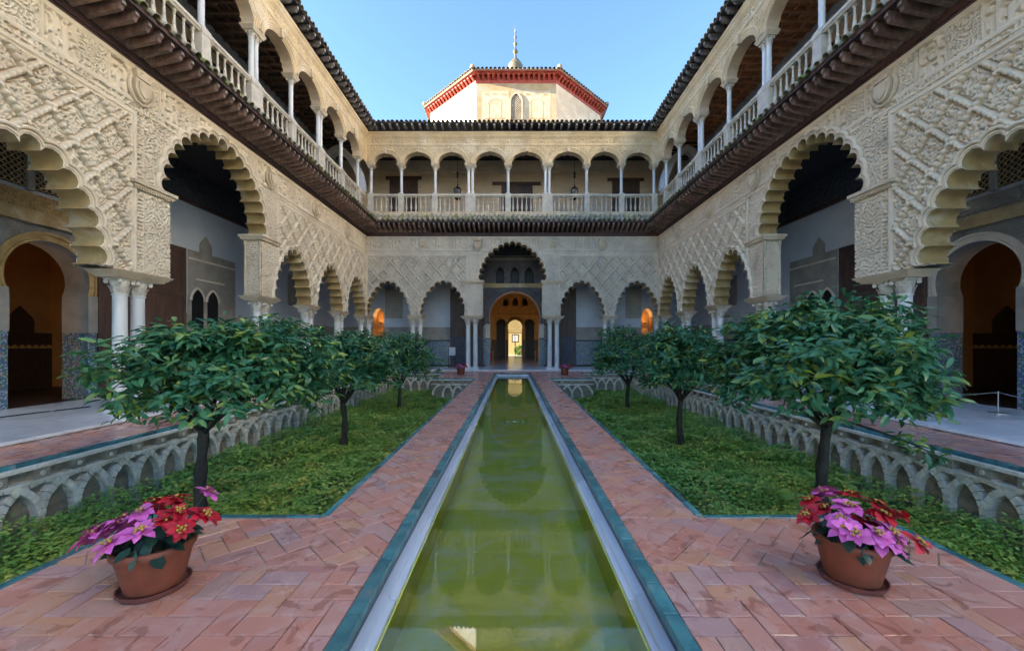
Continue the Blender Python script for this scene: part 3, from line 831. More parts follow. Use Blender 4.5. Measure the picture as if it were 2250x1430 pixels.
BW_, ba, bgal, bS = make_wing('palace_wing', 'far wing facing the camera with tall central arch and white balustrade', 0, (0, YB, 0), s0=-HW, s1=HW, mir=False,
    piers=[(-2.76, -1.72, -2.31), (1.72, 2.76, 2.31)], small_cols=[-5.45, 5.45], small_arches=[(-3.88, 1.08), (3.88, 1.08), (-6.98, 1.03), (6.98, 1.03)],
    big=(0, 1.70), corner_cols=[(-8.15, WT / 2), (8.15, WT / 2)], corner_ends=[(-8.15, -8.0), (8.0, 8.15)], frames=[(-8.17, -2.58), (2.58, 8.17)],
    shields=[(-5.0, 0), (-1.95, 1), (2.3, 0), (5.0, 1)], up_cols=[-7.98, -6.27, -4.36, -2.37, -.25, 1.96, 4.18, 6.14, 7.98], up_double=[-2.37, 1.96],
    res=[(-HW, HW, .0215)], stu='stucco_back', gal=(-HW - GD, HW + GD), shade_wood='ceil')

# ------------------------------------------------------------------ galleries behind the arcades
def merlon(w_, h_): return [(-w_ / 2, 0), (w_ / 2, 0), (w_ / 2, h_ * .45), (w_ * .40, h_ * .62), (w_ * .22, h_ * .78), (0, h_), (-w_ * .22, h_ * .78), (-w_ * .40, h_ * .62), (-w_ / 2, h_ * .45)]
def merlon_row(mb, x0, x1, y, z, wd=.09, hh=.085, t=.012):
    n = int((x1 - x0) / (wd * 1.15))
    for i in range(n):
        x = x0 + (x1 - x0) * (i + .5) / n
        mb.prism([(x + a, z + b) for a, b in merlon(wd, hh)], y - t, y)

def dado(W, x0, x1, y, gaps):
    xs = [x0] + [v for g in gaps for v in g] + [x1]
    for a, b in zip(xs[::2], xs[1::2]):
        if b - a < .1: continue
        MB().box(a, y - .045, ZM, b, y - .002, 1.76).build('mosaic_dado', 'azulejo', W)
        mb = MB(); mb.box(a, y - .055, ZM, b, y - .0455, ZM + .10); merlon_row(mb, a, b, y - .0455, 1.66); mb.build('dado_border', 'black', W)
        MB().box(a, y - .035, 1.765, b, y - .003, 2.55).build('carved_dado_band', 'grey_panel', W)

for W, S, (g0, g1), is_left in ((LW_, lS, lg, True), (RW_, rS, rg, False)):
    seg = lambda a, b: (min(S(a), S(b)), max(S(a), S(b)))
    A = Arch(S(9.5), .88, 2.73, .32, horseshoe=.372)
    opening_wall(W, 'gallery_wall', g0, g1, ZM, 7.5, GD, [A.hole(.07, 0)], 'plaster', res=.07)
    dado(W, g0, g1, GD, [seg(8.66, 10.34), seg(10.45, 13.45)] if is_left else [seg(10.45, 13.45), seg(8.66, 10.34)])
    # doorway: jambs, carved horseshoe band, alfiz, lattice windows above
    D = part('doorway', W)
    p = [(0, .05), (.05, .06), (.055, .03), (.14, .03), (.145, .07), (.20, .07), (.21, .0)]
    b = MB(); b.loft([[(x, GD - n, z) for x, z in A.pts(d)] for d, n in p]); b.build('horseshoe_band', 'hall' if is_left else 'stucco_back', D, 40)
    b = MB(); b.loft([[(x, GD - n, z) for x, z in A.pts(0)] for n in (.05, -.6)]); b.build('arch_reveal', 'grey_panel', D, 50)
    for s_ in (-1, 1):
        x = S(9.5) + s_ * .82
        MB().box(min(x, x + s_ * .20), GD - .07, ZM, max(x, x + s_ * .20), GD + .6, 2.0).build('jamb', 'azulejo', D)
        MB().box(min(x - s_ * .01, x + s_ * .24), GD - .09, 1.78, max(x - s_ * .01, x + s_ * .24), GD + .6, 2.735).build('carved_jamb', 'grey_panel', D)
    x0, x1 = seg(8.30, 10.70)
    V, F = sheet(np.arange(x0, x1, .02), np.arange(2.55, 4.25, .02), [A.hole(.2, 2.0)], lambda x, z: .02 + .03 * arab(x, z, .16, 71), GD)
    ob('spandrel_relief', mesh_np('spandrel_relief', V, F, 'grey_panel'), D)
    MB().box(x0 - .1, GD - .14, 4.26, x1 + .1, GD - .002, 4.55).build('lintel_beam', 'soffit', D)
    V, F = sheet(np.arange(x0, x1, .02), np.arange(4.56, 4.95, .02), [], lambda x, z: .05 + .04 * arab(x, z, .13, 73), GD)
    ob('painted_frieze', mesh_np('painted_frieze', V, F, 'hall' if is_left else 'grey_panel'), D)
    for k in range(3):
        a = x0 + .1 + k * .78
        MB().box(a, GD - .03, 5.05, a + .62, GD - .004, 6.0).build('window_recess', 'black', D)
        lattice_plate('window_lattice', D, a, a + .62, 5.05, 6.0, GD - .05, .12, .014, 'hall')
        MB().box(a + .64, GD - .09, 5.0, a + .76, GD - .003, 6.05).build('window_post', 'grey_panel', D)
    # big open door leaf against the wall
    dl = part('door_leaf', W); x0, x1 = seg(10.55, 13.38)
    MB().box(x0, GD - .09, .1, x1, GD - .05, 4.7).build('leaf_board', 'door', dl)
    mb = MB()
    for xx in (x0, x1 - .12, (x0 + x1) / 2 - .06): mb.box(xx, GD - .115, .1, xx + .12, GD - .09, 4.7)
    for zz in (.1, 1.6, 3.1, 4.58): mb.box(x0 + .12, GD - .113, zz, x1 - .12, GD - .091, zz + .12)
    mb.build('leaf_frame', 'door', dl)
    # old stucco panel with twin window
    pn = part('stucco_panel', W); x0, x1 = seg(13.55, 15.85)
    MB().box(x0, GD - .04, 2.56, x1, GD - .004, 4.72).build('panel_field', 'grey_panel', pn)
    mb = MB(); mb.box(x0 + .02, GD - .06, 4.40, x1 - .02, GD - .0405, 4.46); mb.box(x0 + .3, GD - .06, 3.72, x1 - .6, GD - .0405, 3.78); mb.build('panel_mould', 'stucco_back', pn)
    mb = MB(); cx = S(14.35); mb.prism([(cx + a, 4.722 + c) for a, c in merlon(.55, .62)], GD - .04, GD - .004); mb.build('panel_crest', 'grey_panel', pn)
    for q in (13.95, 14.65):
        Aw = Arch(S(q), .26, 3.0, .40)
        b = MB(); b.loft([[(x, GD - n, z) for x, z in Aw.pts(d)] for d, n in ((0, .045), (0, .075), (.06, .075), (.07, .041))]); b.build('window_arch', 'stucco_back', pn, 50)
        b = MB(); pp = [tuple(v) for v in Aw.pts(0)]; b.prism(list(reversed(pp)) + [(pp[0][0], 1.9), (pp[-1][0], 1.9)], GD - .048, GD - .041); b.build('window_opening', 'black', pn)
    for (a_, c_, h_) in ((16.6, 18.4, 1.2), (19.6, 21.0, 1.2)):
        x0, x1 = seg(a_, c_)
        MB().box(x0, GD - .03, 3.4, x1, GD - .004, 4.9).build('wall_panel', 'grey_panel', W)
        mb = MB(); cx = (x0 + x1) / 2
        mb.hexa([(cx - .12, GD - .14, 2.56), (cx + .12, GD - .14, 2.56), (cx + .12, GD, 2.56), (cx - .12, GD, 2.56), (cx - .3, GD - .26, 2.74), (cx + .3, GD - .26, 2.74), (cx + .3, GD, 2.74), (cx - .3, GD, 2.74)])
        mb.box(cx - .33, GD - .28, 2.74, cx + .33, GD - .002, 2.80); mb.build('wall_bracket', 'marble', W)
    V, F = sheet(np.arange(g0, g1, .05), np.arange(6.40, 7.5, .05), [], lambda x, z: .03 + .05 * arab(x, z, .28, 81), GD)
    ob('ceiling_frieze', mesh_np('ceiling_frieze', V, F, 'leadwood'), W)
    MB().box(g0, GD - .12, 6.28, g1, GD - .002, 6.39).build('frieze_board', 'wood_board', W)
    # room behind the doorway
    x0, x1 = seg(6.5, 13.5); y1 = GD + 4.6
    rm = part('side_room', W)
    MB().box(x0, y1, 0, x1, y1 + .1, 5.5).build('room_wall', 'ochre_room', rm)
    for xx in (x0 - .1, x1): MB().box(xx, GD + .05, 0, xx + .1, y1, 5.5).build('room_wall', 'ochre_room', rm)
    MB().box(x0, GD + .05, 5.5, x1, y1, 5.6).build('room_ceiling', 'ceil', rm)
    MB().box(x0, GD + .05, .0, x1, y1, .05).build('room_floor', 'dark_dado', rm)
    MB().box(x0, y1 - .06, .05, x1, y1 - .002, 1.85).build('room_dado', 'dark_dado', rm)
    mb = MB(); merlon_row(mb, x0, x1, y1 - .0605, 1.35, .16, .13, .01); mb.build('room_dado_border', 'hall', rm)
    for i in range(4):
        cx = x0 + .9 + i * 1.75
        MB().prism([(cx + a, 1.852 + c) for a, c in merlon(.72, .85)], y1 - .05, y1 - .002).build('dado_crest', 'dark_dado', rm)
    # upper gallery back wall, doors, ceiling
    opening_wall(W, 'upper_gallery_wall', g0, g1, 8.63, 13.2, GD, [], 'plaster_warm', res=.5)
    MB().box(g0, GD - .06, 12.36, g1, GD - .003, 13.10).build('upper_inner_frieze', 'plaster', W)
    MB().box(g0, GD - .10, 12.28, g1, GD - .003, 12.355).build('upper_frieze_mould', 'wood_board' if is_left else 'plaster', W)
    for q in (9.2, 13.6, 18.2):
        x0, x1 = seg(q, q + 1.3); d_ = part('upper_door', W)
        MB().box(x0, GD - .06, 8.65, x1, GD - .004, 11.6).build('door_board', 'door', d_)
        MB().box(x0 - .2, GD - .09, 11.62, x1 + .2, GD - .004, 11.82).build('lintel', 'wood_board', d_)
    coffers(W, g0, g1, .40, GD - .07, 13.158, 'wood_mid' if is_left else 'wood_red')
    for q in (22.3,):                                  # transverse rib at the corner
        Ab = Arch(GD / 2 + .1, 1.12, 10.1, 2.1)
        P0 = Ab.pts(0); P1 = Ab.pts(.35)
        mb = MB(); r = [[(S(q) + o, a, c) for a, c in Q] for o, Q in ((-.2, P1), (-.2, P0), (.2, P0), (.2, P1))]
        mb.loft(r); mb.build('transverse_arch', 'plaster', W, 50)
# unseen storey added over the left wing to keep sun off the court
at = part('added_unseen_storey', LW_)
MB().box(-14, 5.0, 12.0, 22.5, 11.0, 21.2).build('added_storey_wall', 'white_wall', at)
MB().box(-14, 5.0, 0, 2.25, 11.0, 12.0).build('added_storey_wall', 'white_wall', at)
MB().hexa([(-14.3, 4.7, 21.2), (22.8, 4.7, 21.2), (22.8, 11.3, 21.2), (-14.3, 11.3, 21.2), (-14.3, 7.9, 22.6), (22.8, 7.9, 22.6), (22.8, 8.1, 22.6), (-14.3, 8.1, 22.6)]).build('added_storey_roof', 'tile', at)
for i in range(6):
    MB().box(-12 + i * 5, 4.96, 17.2, -10.8 + i * 5, 4.998, 19.2).build('window', 'black', at)

ar = part('added_unseen_storey', RW_)  # unseen storey added to bounce sunlight onto the left wing
MB().box(-23.5, 5.0, 12.0, 14.0, 11.0, 21.4).build('added_storey_wall', 'white_wall', ar)
MB().hexa([(-23.8, 4.9, 21.4), (14.3, 4.9, 21.4), (14.3, 11.3, 21.4), (-23.8, 11.3, 21.4), (-23.8, 7.9, 22.8), (14.3, 7.9, 22.8), (14.3, 8.1, 22.8), (-23.8, 8.1, 22.8)]).build('added_storey_roof', 'tile', ar)
for i in range(7):
    MB().box(-21 + i * 5, 4.97, 17.0, -20 + i * 5, 4.998, 18.8).build('window', 'door', ar)
# far wing interior
W = BW_; g0, g1 = bgal; DX = .14
A = Arch(DX, 1.62, 2.75, .448, horseshoe=.28)
AL = Arch(-8.48, .36, 3.2, .55); AR = Arch(8.52, .36, 3.2, .55)
W3 = [Arch(DX + q, .27, 5.9, .45) for q in (-.92, 0, .92)]
opening_wall(W, 'gallery_wall', g0, g1, ZM, 7.5, GD, [A.hole(.07, 0), AL.hole(0.02, 0), AR.hole(0.02, 0)] + [a.hole(0.02, 5.1) for a in W3], 'plaster', res=.06)
dado(W, g0, g1, GD, [(-8.84, -8.12), (-1.8 + DX, 1.8 + DX), (8.16, 8.88)])
D = part('great_doorway', W)
b = MB(); b.loft([[(x, GD - n, z) for x, z in A.pts(d)] for d, n in ((0, .05), (.07, .07), (.08, .03), (.28, .03), (.29, .07), (.36, .07), (.37, 0))]); b.build('arch_band', 'shaded_panel', D, 40)
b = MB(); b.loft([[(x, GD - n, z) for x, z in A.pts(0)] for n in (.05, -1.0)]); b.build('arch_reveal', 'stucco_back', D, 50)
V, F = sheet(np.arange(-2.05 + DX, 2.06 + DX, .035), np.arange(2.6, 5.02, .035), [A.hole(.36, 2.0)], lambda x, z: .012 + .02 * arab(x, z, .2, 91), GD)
ob('alfiz_panel', mesh_np('alfiz_panel', V, F, 'shaded_panel'), D)
MB().box(-2.6 + DX, GD - .10, 5.03, 2.6 + DX, GD - .002, 5.30).build('lintel', 'soffit', D)
MB().box(-2.6 + DX, GD - .06, 6.75, 2.6 + DX, GD - .002, 6.95).build('upper_string_course', 'grey_panel', D)
for s_ in (-1, 1):
    x = DX + s_ * 1.56
    MB().box(min(x, x + s_ * .30), GD - .075, ZM, max(x, x + s_ * .30), GD + 1.0, 1.86).build('jamb', 'azulejo', D)
    MB().box(min(x, x + s_ * .28), GD - .06, 1.862, max(x, x + s_ * .28), GD + 1.0, 2.745).build('carved_jamb', 'stucco_back', D)
    mb = MB(); merlon_row(mb, min(x, x + s_ * .30), max(x, x + s_ * .30), GD - .0755, 1.76, .075, .09); mb.build('jamb_border', 'black', D)
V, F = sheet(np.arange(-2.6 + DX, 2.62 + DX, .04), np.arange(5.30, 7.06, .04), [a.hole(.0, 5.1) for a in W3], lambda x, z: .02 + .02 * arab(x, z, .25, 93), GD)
ob('upper_tier_panel', mesh_np('upper_tier_panel', V, F, 'shaded_panel'), D)
for a in W3:
    b = MB(); b.loft([[(x, GD - n, z) for x, z in a.pts(d)] for d, n in ((0, .03), (0, .05), (.07, .05), (.075, 0))]); b.build('upper_window_arch', 'shaded_panel', D, 50)
    MB().box(a.c - .5, GD + .5, 5.0, a.c + .5, GD + .55, 6.6).build('window_shutter', 'black', D)
for s_, xa, xb in ((-1, -3.92, -1.98 + DX), (1, 2.0 + DX, 4.0)):
    dl = part('door_leaf', W)
    MB().box(xa, GD - .13, .10, xb, GD - .09, 5.0).build('leaf_board', 'door', dl)
    mb = MB()
    for xx in (xa, xb - .10, (xa + xb) / 2 - .05): mb.box(xx, GD - .155, .10, xx + .10, GD - .13, 5.0)
    for zz in (.10, 1.95, 2.18, 3.5, 4.88): mb.box(xa + .1, GD - .153, zz, xb - .1, GD - .131, zz + .10)
    mb.build('leaf_frame', 'door', dl)
    MB().box(xa + .1, GD - .145, .2, xb - .1, GD - .131, 1.94).build('leaf_grey_panel', 'leadwood', dl)
for xa, xb in ((-8.05, -6.95), (7.15, 8.15)):
    wp = part('shuttered_window', W)
    MB().box(xa, GD - .05, 3.1, xb, GD - .003, 5.1).build('shutter', 'grey_panel', wp)
    lattice_plate('shutter_lattice', wp, xa, xb, 3.1, 5.1, GD - .075, .18, .02, 'stucco_back')
MB().box(-4.75, GD - .03, 2.72, -4.45, GD - .003, 2.80).build('wall_plate', 'paper', W)
for a, nm in ((AL, 'niche'), (AR, 'niche')):           # warm lit niches at the gallery ends
    nc = part(nm, W)
    b = MB(); b.loft([[(x, GD - n, z) for x, z in a.pts(d)] for d, n in ((0, -.7), (0, .03), (.08, .03), (.09, 0))]); b.build('niche_arch', 'stucco_back', nc, 50)
    MB().box(a.c - .36, GD + .7, 0, a.c + .36, GD + .75, 4.2).build('niche_back', 'ochre_room', nc)
    for s_ in (-1, 1): MB().box(a.c + s_ * .36 - (.0 if s_ > 0 else .04), GD + .01, 0, a.c + s_ * .36 + (.04 if s_ > 0 else 0), GD + .7, 4.2).build('niche_side', 'ochre_room', nc)
V, F = sheet(np.arange(g0, g1, .06), np.arange(7.05, 7.5, .06), [], lambda x, z: .03 + .05 * arab(x, z, .28, 81), GD)
ob('ceiling_frieze', mesh_np('ceiling_frieze', V, F, 'leadwood'), W)
opening_wall(W, 'upper_gallery_wall', g0, g1, 8.63, 13.2, GD, [], 'plaster_warm', res=.5)
V, F = sheet(np.arange(g0, g1, .05), np.arange(12.36, 13.12, .05), [], lambda x, z: .05 + .03 * arab(x, z, .3, 95), GD)
ob('upper_inner_frieze', mesh_np('upper_inner_frieze', V, F, 'stucco_back'), W)
mb = MB(); moulding(mb, g0, g1, 12.26, 12.37, CORN, GD); moulding(mb, g0, g1, 13.0, 13.15, CORN, GD); mb.build('upper_frieze_mould', 'stucco_back', W)
for xa, xb, zt, l0, l1 in ((-7.77, -5.98, 11.85, -8.0, -5.75), (-.7, 1.27, 11.5, -1.28, 1.78), (6.3, 8.04, 11.75, 6.0, 8.3)):
    d_ = part('upper_door', W)
    MB().box(xa, GD - .05, 8.65, xb, GD - .003, zt).build('door_board', 'door', d_)
    mb = MB()
    for k in range(2):
        for r_ in range(4):
            u = xa + (xb - xa) / 2 * k; mb.box(u + .1, GD - .075, 8.8 + r_ * .72, u + (xb - xa) / 2 - .1, GD - .0505, 9.38 + r_ * .72 if 9.38 + r_ * .72 < zt else zt - .05)
    mb.build('door_panel', 'door', d_)
    MB().box(l0, GD - .09, zt + .005, l1, GD - .003, zt + .20).build('lintel', 'wood_board', d_)
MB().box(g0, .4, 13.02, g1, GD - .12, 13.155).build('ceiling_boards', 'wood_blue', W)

# hall beyond the great doorway, and the garden gate beyond it
H = part('hall', BW_)
y0, y1, y2 = GD + 1.0, 13.7, 22.7                        # local depths (wing origin at YB)
hw = 5.2
MB().box(-hw, GD + .1, .0, hw, y2, ZM - .004).build('hall_floor', 'floor', H)
for s_ in (-1, 1): MB().box(s_ * hw - (.1 if s_ < 0 else 0), GD + .12, 0, s_ * hw + (.1 if s_ > 0 else 0), y1, 9).build('hall_wall', 'hall', H)
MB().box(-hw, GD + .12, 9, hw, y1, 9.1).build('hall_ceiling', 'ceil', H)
cx = .25
T3 = [Arch(cx - 1.28, .46, 3.0, .28, horseshoe=.5), Arch(cx, .70, 2.9, .36, horseshoe=.45), Arch(cx + 1.28, .46, 3.0, .28, horseshoe=.5)]
W6 = [Arch(cx + q, .24, 5.35, .3) for q in (-.84, 0, .84)]
V, F = sheet(np.arange(-hw, hw, .05), np.arange(ZM, 9, .05), [a.hole(0, 0) for a in T3] + [a.hole(0, 4.9) for a in W6], lambda x, z: np.where(z > 4.15, .03 * arab(x, z, .35, 97), 0), y1)
ob('hall_end_wall', mesh_np('hall_end_wall', V, F, 'hall'), H)
for a in T3 + W6:
    b = MB(); b.loft([[(x, y1 - n, z) for x, z in a.pts(d)] for d, n in ((0, -.5), (0, .05), (.09, .05), (.1, 0))]); b.build('hall_arch', 'hall', H, 50)
mb = MB(); moulding(mb, -hw, hw, 4.05, 4.2, CORN, y1); mb.build('hall_cornice', 'hall', H)
for xa, xb in ((-hw, cx - 1.70), (cx - .86, cx - .66), (cx + .66, cx + .86), (cx + 1.70, hw)):
    MB().box(xa, y1 - .04, ZM, xb, y1 - .003, 1.85).build('hall_dado', 'dark_dado', H)
MB().box(-hw, y1 + 3.0, 0, cx - .9, y1 + 3.1, 7).build('passage_wall', 'dark_dado', H); MB().box(cx + .9, y1 + 3.0, 0, hw, y1 + 3.1, 7).build('passage_wall', 'dark_dado', H)
for s_ in (-1, 1): MB().box(cx + s_ * .95 - .05, y1 + 3.1, 0, cx + s_ * .95 + .05, y2, 5).build('passage_wall', 'hall', H)
MB().box(-hw, y1 + .1, 7, hw, y2, 7.1).build('passage_ceiling', 'ceil', H)
for s_ in (-1, 1): MB().box(s_ * hw - (.1 if s_ < 0 else 0), y1, 0, s_ * hw + (.1 if s_ > 0 else 0), y2, 7).build('passage_wall', 'dark_dado', H)
G = Arch(.28, .82, 3.0, .35, horseshoe=.42)
V, F = sheet(np.arange(-5.2, 5.22, .05), np.arange(ZM, 7.02, .05), [G.hole(0, 0)], None, y2)
ob('gate_wall', mesh_np('gate_wall', V, F, 'hall', False), H)
gt = part('garden_gate', H)
lattice_plate('gate_fanlight', BW_, -.54, 1.10, 2.75, 4.15, y2 + .05, .155, .022, 'black')
mb = MB()
for xx in (-.5, .28, 1.06): mb.box(xx - .025, y2 + .03, ZM, xx + .025, y2 + .07, 2.75)
mb.box(-.5, y2 + .03, 2.70, 1.06, y2 + .07, 2.76); mb.box(-.5, y2 + .03, ZM, 1.06, y2 + .07, ZM + .05); mb.build('gate_bars', 'black', BW_)
bpy.data.objects.remove(gt)

# ------------------------------------------------------------------ octagonal tower over the hall
TX, TY = .27, 36.76
T = thing('tower', 'octagonal tower with red bracketed cornice, frescoed front and gilded finial on top', 'tower', (TX, TY, 0))
def octa(ap): return [(ap / math.cos(PI / 8) * math.sin(-PI + PI / 8 + k * PI / 4), ap / math.cos(PI / 8) * math.cos(-PI + PI / 8 + k * PI / 4)) for k in range(8)]
# face k runs from corner k-1 to corner k ; front face between corners 7 and 0
O = octa(7.19)
fm = {0: 'fresco', 1: 'white_wall', 7: 'sgraffito'}
for k in range(8):
    (xa, ya), (xb, yb) = O[k - 1], O[k]
    nx, ny = (xa + xb) / 2 / 7.19, (ya + yb) / 2 / 7.19
    MB().add([(xa, ya, 12), (xb, yb, 12), (xb, yb, 20.9), (xa, ya, 20.9), (xa * .95, ya * .95, 12), (xb * .95, yb * .95, 12), (xb * .95, yb * .95, 20.9), (xa * .95, ya * .95, 20.9)],
             [(1, 0, 3, 2), (4, 5, 6, 7), (2, 3, 7, 6)]).build('wall', fm.get(k, 'white_wall'), T)
cn = part('cornice', T)
for z0, z1, ap0, ap1 in ((20.80, 20.98, 7.20, 7.26), (21.30, 21.38, 7.50, 7.62)):
    a, b2 = octa(ap0), octa(ap1)
    MB().loft([[(x, y, z0) for x, y in a], [(x, y, z1) for x, y in b2], [(x, y, z1) for x, y in octa(7.0)], [(x, y, z0) for x, y in octa(7.0)], [(x, y, z0) for x, y in a]], True).build('cornice_course', 'redpaint', cn)
MB().loft([[(x, y, 20.98) for x, y in octa(7.21)], [(x, y, 21.3) for x, y in octa(7.23)]], True).build('cornice_field', 'redpaint', cn)
MB().loft([[(x, y, 21.385) for x, y in octa(7.0)], [(x, y, 21.385) for x, y in octa(7.70)], [(x, y, 21.44) for x, y in octa(7.72)], [(x, y, 21.44) for x, y in octa(7.0)]], True).build('eave_board', 'redpaint', cn)
rb = MB().hexa([(-.085, -.34, .0), (.085, -.34, .0), (.085, 0, -.30), (-.085, 0, -.30), (-.085, -.36, .06), (.085, -.36, .06), (.085, 0, .06), (-.085, 0, .06)]).mesh('cornice_bracket', 'redpaint')
for k in range(8):
    (xa, ya), (xb, yb) = octa(7.21)[k - 1], octa(7.21)[k]
    ang = math.atan2((xa + xb) / 2, -(ya + yb) / 2)
    for i in range(16):
        t = (i + .5) / 16; ob('cornice_bracket', rb, cn, (xa + (xb - xa) * t, ya + (yb - ya) * t, 21.24), ang)
rf = part('roof', T)
b = MB(); b.add([(x, y, 21.50) for x, y in octa(7.74)] + [(0, 0, 26.9)], [((k + 1) % 8, k, 8) for k in range(8)]); b.loft([[(x, y, 21.445) for x, y in octa(7.72)], [(x, y, 21.50) for x, y in octa(7.74)]], True); b.build('roof_slope', 'tile', rf)
rt_ = math.atan2(5.4, 7.74)
for k in range(8):
    E = octa(7.80); (xa, ya), (xb, yb) = E[k - 1], E[k]
    ang = math.atan2((xa + xb) / 2, -(ya + yb) / 2)
    n = 21
    for i in range(n):
        t = (i + .5) / n
        ob('roof_tile', TILE, rf, mtx=Matrix.Translation((xa + (xb - xa) * t, ya + (yb - ya) * t, 21.49)) @ Matrix.Rotation(ang, 4, 'Z') @ Matrix.Rotation(rt_ * .8, 4, 'X') @ Matrix.Scale(1.25, 4))
    hx, hy = E[k]
    mb = MB(); mb.lathe([(.02, 0), (.16, .02), (.20, .14), (.14, .26), (.02, .30)], hx * .985, hy * .985, 10); mb.v = [(x, y, z + 21.55) for x, y, z in mb.v]; mb.build('hip_ball', 'tile', rf, 50)
fi = part('finial', T)
mb = MB(); mb.lathe([(.75, 26.3), (.62, 26.9), (.70, 27.1), (.55, 27.3), (.30, 27.65), (.12, 27.8), (.10, 28.1)], n=16); mb.build('finial_base', 'finial', fi, 40)
mb = MB(); z = 28.05
pr = []
for r_, h_ in ((.24, .60), (.19, .5), (.14, .4), (.10, .3)):
    pr += [(.07, z)] + [(r_ * math.sin(PI * t), z + .06 + h_ * t) for t in (.15, .3, .5, .7, .85)] + [(.07, z + .12 + h_)]; z += h_ + .16
pr += [(.03, z), (.02, z + .4), (.004, z + .75)]
mb.lathe(pr, n=12); mb.build('finial_balls', 'finial', fi, 40)
fy = -7.19
fw = part('lattice_window', T)
Aw = Arch(0, .40, 19.4, .62)
b = MB(); pp = [tuple(v) for v in Aw.pts(0)]; b.prism(list(reversed(pp)) + [(-.40, 18.1), (.40, 18.1)], fy - .012, fy + .01); b.build('window_dark', 'black', fw)
b = MB(); b.loft([[(x, fy - n, z) for x, z in [(-.4 - d, 18.1)] + [tuple(v) for v in Aw.pts(d)] + [(.4 + d, 18.1)]] for d, n in ((0, .0), (0, .07), (.10, .07), (.12, .0))]); b.build('window_frame', 'fresco_pale', fw, 50)
lp = lattice_plate('window_lattice', fw, -.40, .40, 18.1, 19.9, fy - .03, .16, .03, 'fresco_pale')
fp = part('painted_panel', T)
for s_ in (-1, 1):
    c = s_ * 1.55
    MB().box(c - 1.0, fy - .006, 18.05, c + 1.0, fy, 20.25).build('panel_field', 'fresco_pale', fp)
    mb = MB()
    for (xa, xb, za, zb) in ((-.47, -.42, 18.2, 19.3), (.42, .47, 18.2, 19.3), (-.75, .75, 18.15, 18.24), (-.8, -.5, 19.9, 20.05), (.5, .8, 19.9, 20.05), (-.15, .15, 19.95, 20.1)): mb.box(c + xa, fy - .011, za, c + xb, fy - .0065, zb)
    mb.loft([[(c + r_ * math.cos(t), fy - .011, 19.2 + s_ * .0 + r_ * .8 * math.sin(t)) for t in np.linspace(PI * .05, PI * .95, 14)] for r_ in (.5, .56)]); mb.build('painted_arch', 'fresco_ink', fp)
mb = MB()
for i in range(11): mb.loft([[(-2.6 + i * .5 + r_ * math.cos(t), fy - .008, 17.3 + r_ * math.sin(t)) for t in np.linspace(0, 2 * PI, 13)] for r_ in (.13, .19)])
mb.box(-2.8, fy - .007, 17.62, 2.8, fy - .002, 17.68); mb.build('painted_band', 'fresco_ink', fp)
mb = MB(); (xa, ya), (xb, yb) = O[6], O[7]
for i in range(46):
    t, zz = random.uniform(.05, .95), random.uniform(17, 20.6); L_ = random.uniform(.15, .4); a_ = random.uniform(-1, 1)
    ex, ey = (xb - xa) / math.hypot(xb - xa, yb - ya), (yb - ya) / math.hypot(xb - xa, yb - ya); nx, ny = ey, -ex
    px, py = xa + (xb - xa) * t + nx * .006, ya + (yb - ya) * t + ny * .006; dx, dz = math.cos(a_) * L_, math.sin(a_) * L_
    mb.add([(px - ex * dx, py - ey * dx, zz - dz), (px + ex * dx, py + ey * dx, zz + dz), (px + ex * dx, py + ey * dx, zz + dz + .05), (px - ex * dx, py - ey * dx, zz - dz + .05)], [(0, 1, 2, 3)])
mb.build('incised_marks', 'fresco_ink', T)

# ------------------------------------------------------------------ ground, pool, paving
gnd = MB().add([(-200, -200, -1.6), (200, -200, -1.6), (200, 200, -1.6), (-200, 200, -1.6)], [(0, 1, 2, 3)]).build('ground', 'soil'); gnd['kind'] = 'structure'
PX, GX0, GXP, GX1, BX1 = .925, 1.67, 3.20, 6.15, 7.38    # pool border, path edge, platform edge, garden edge, brick strip edge
YP, YF, YG, YM = 3.50, 17.30, 20.60, 21.60               # platform edge, far platform, garden end, marble edge
YN = -1.5
pave = MB()
def slab(x0, y0, x1, y1):
    for s_ in (-1, 1): pave.box(min(s_ * x0, s_ * x1), y0, -1.25, max(s_ * x0, s_ * x1), y1, -.010)
slab(PX, YN, GXP, YP); slab(PX, YP, GX0, YF + .08); slab(PX, YF + .08, 3.5, YG + .08); slab(GX1 + .08, YN, BX1, YG + .08); slab(PX, YG + .08, BX1, YM)
pave.box(-PX, 20.2, -1.25, PX, YM, -.010)
PV = pave.build('courtyard_paving', 'mortar'); PV['kind'] = 'structure'

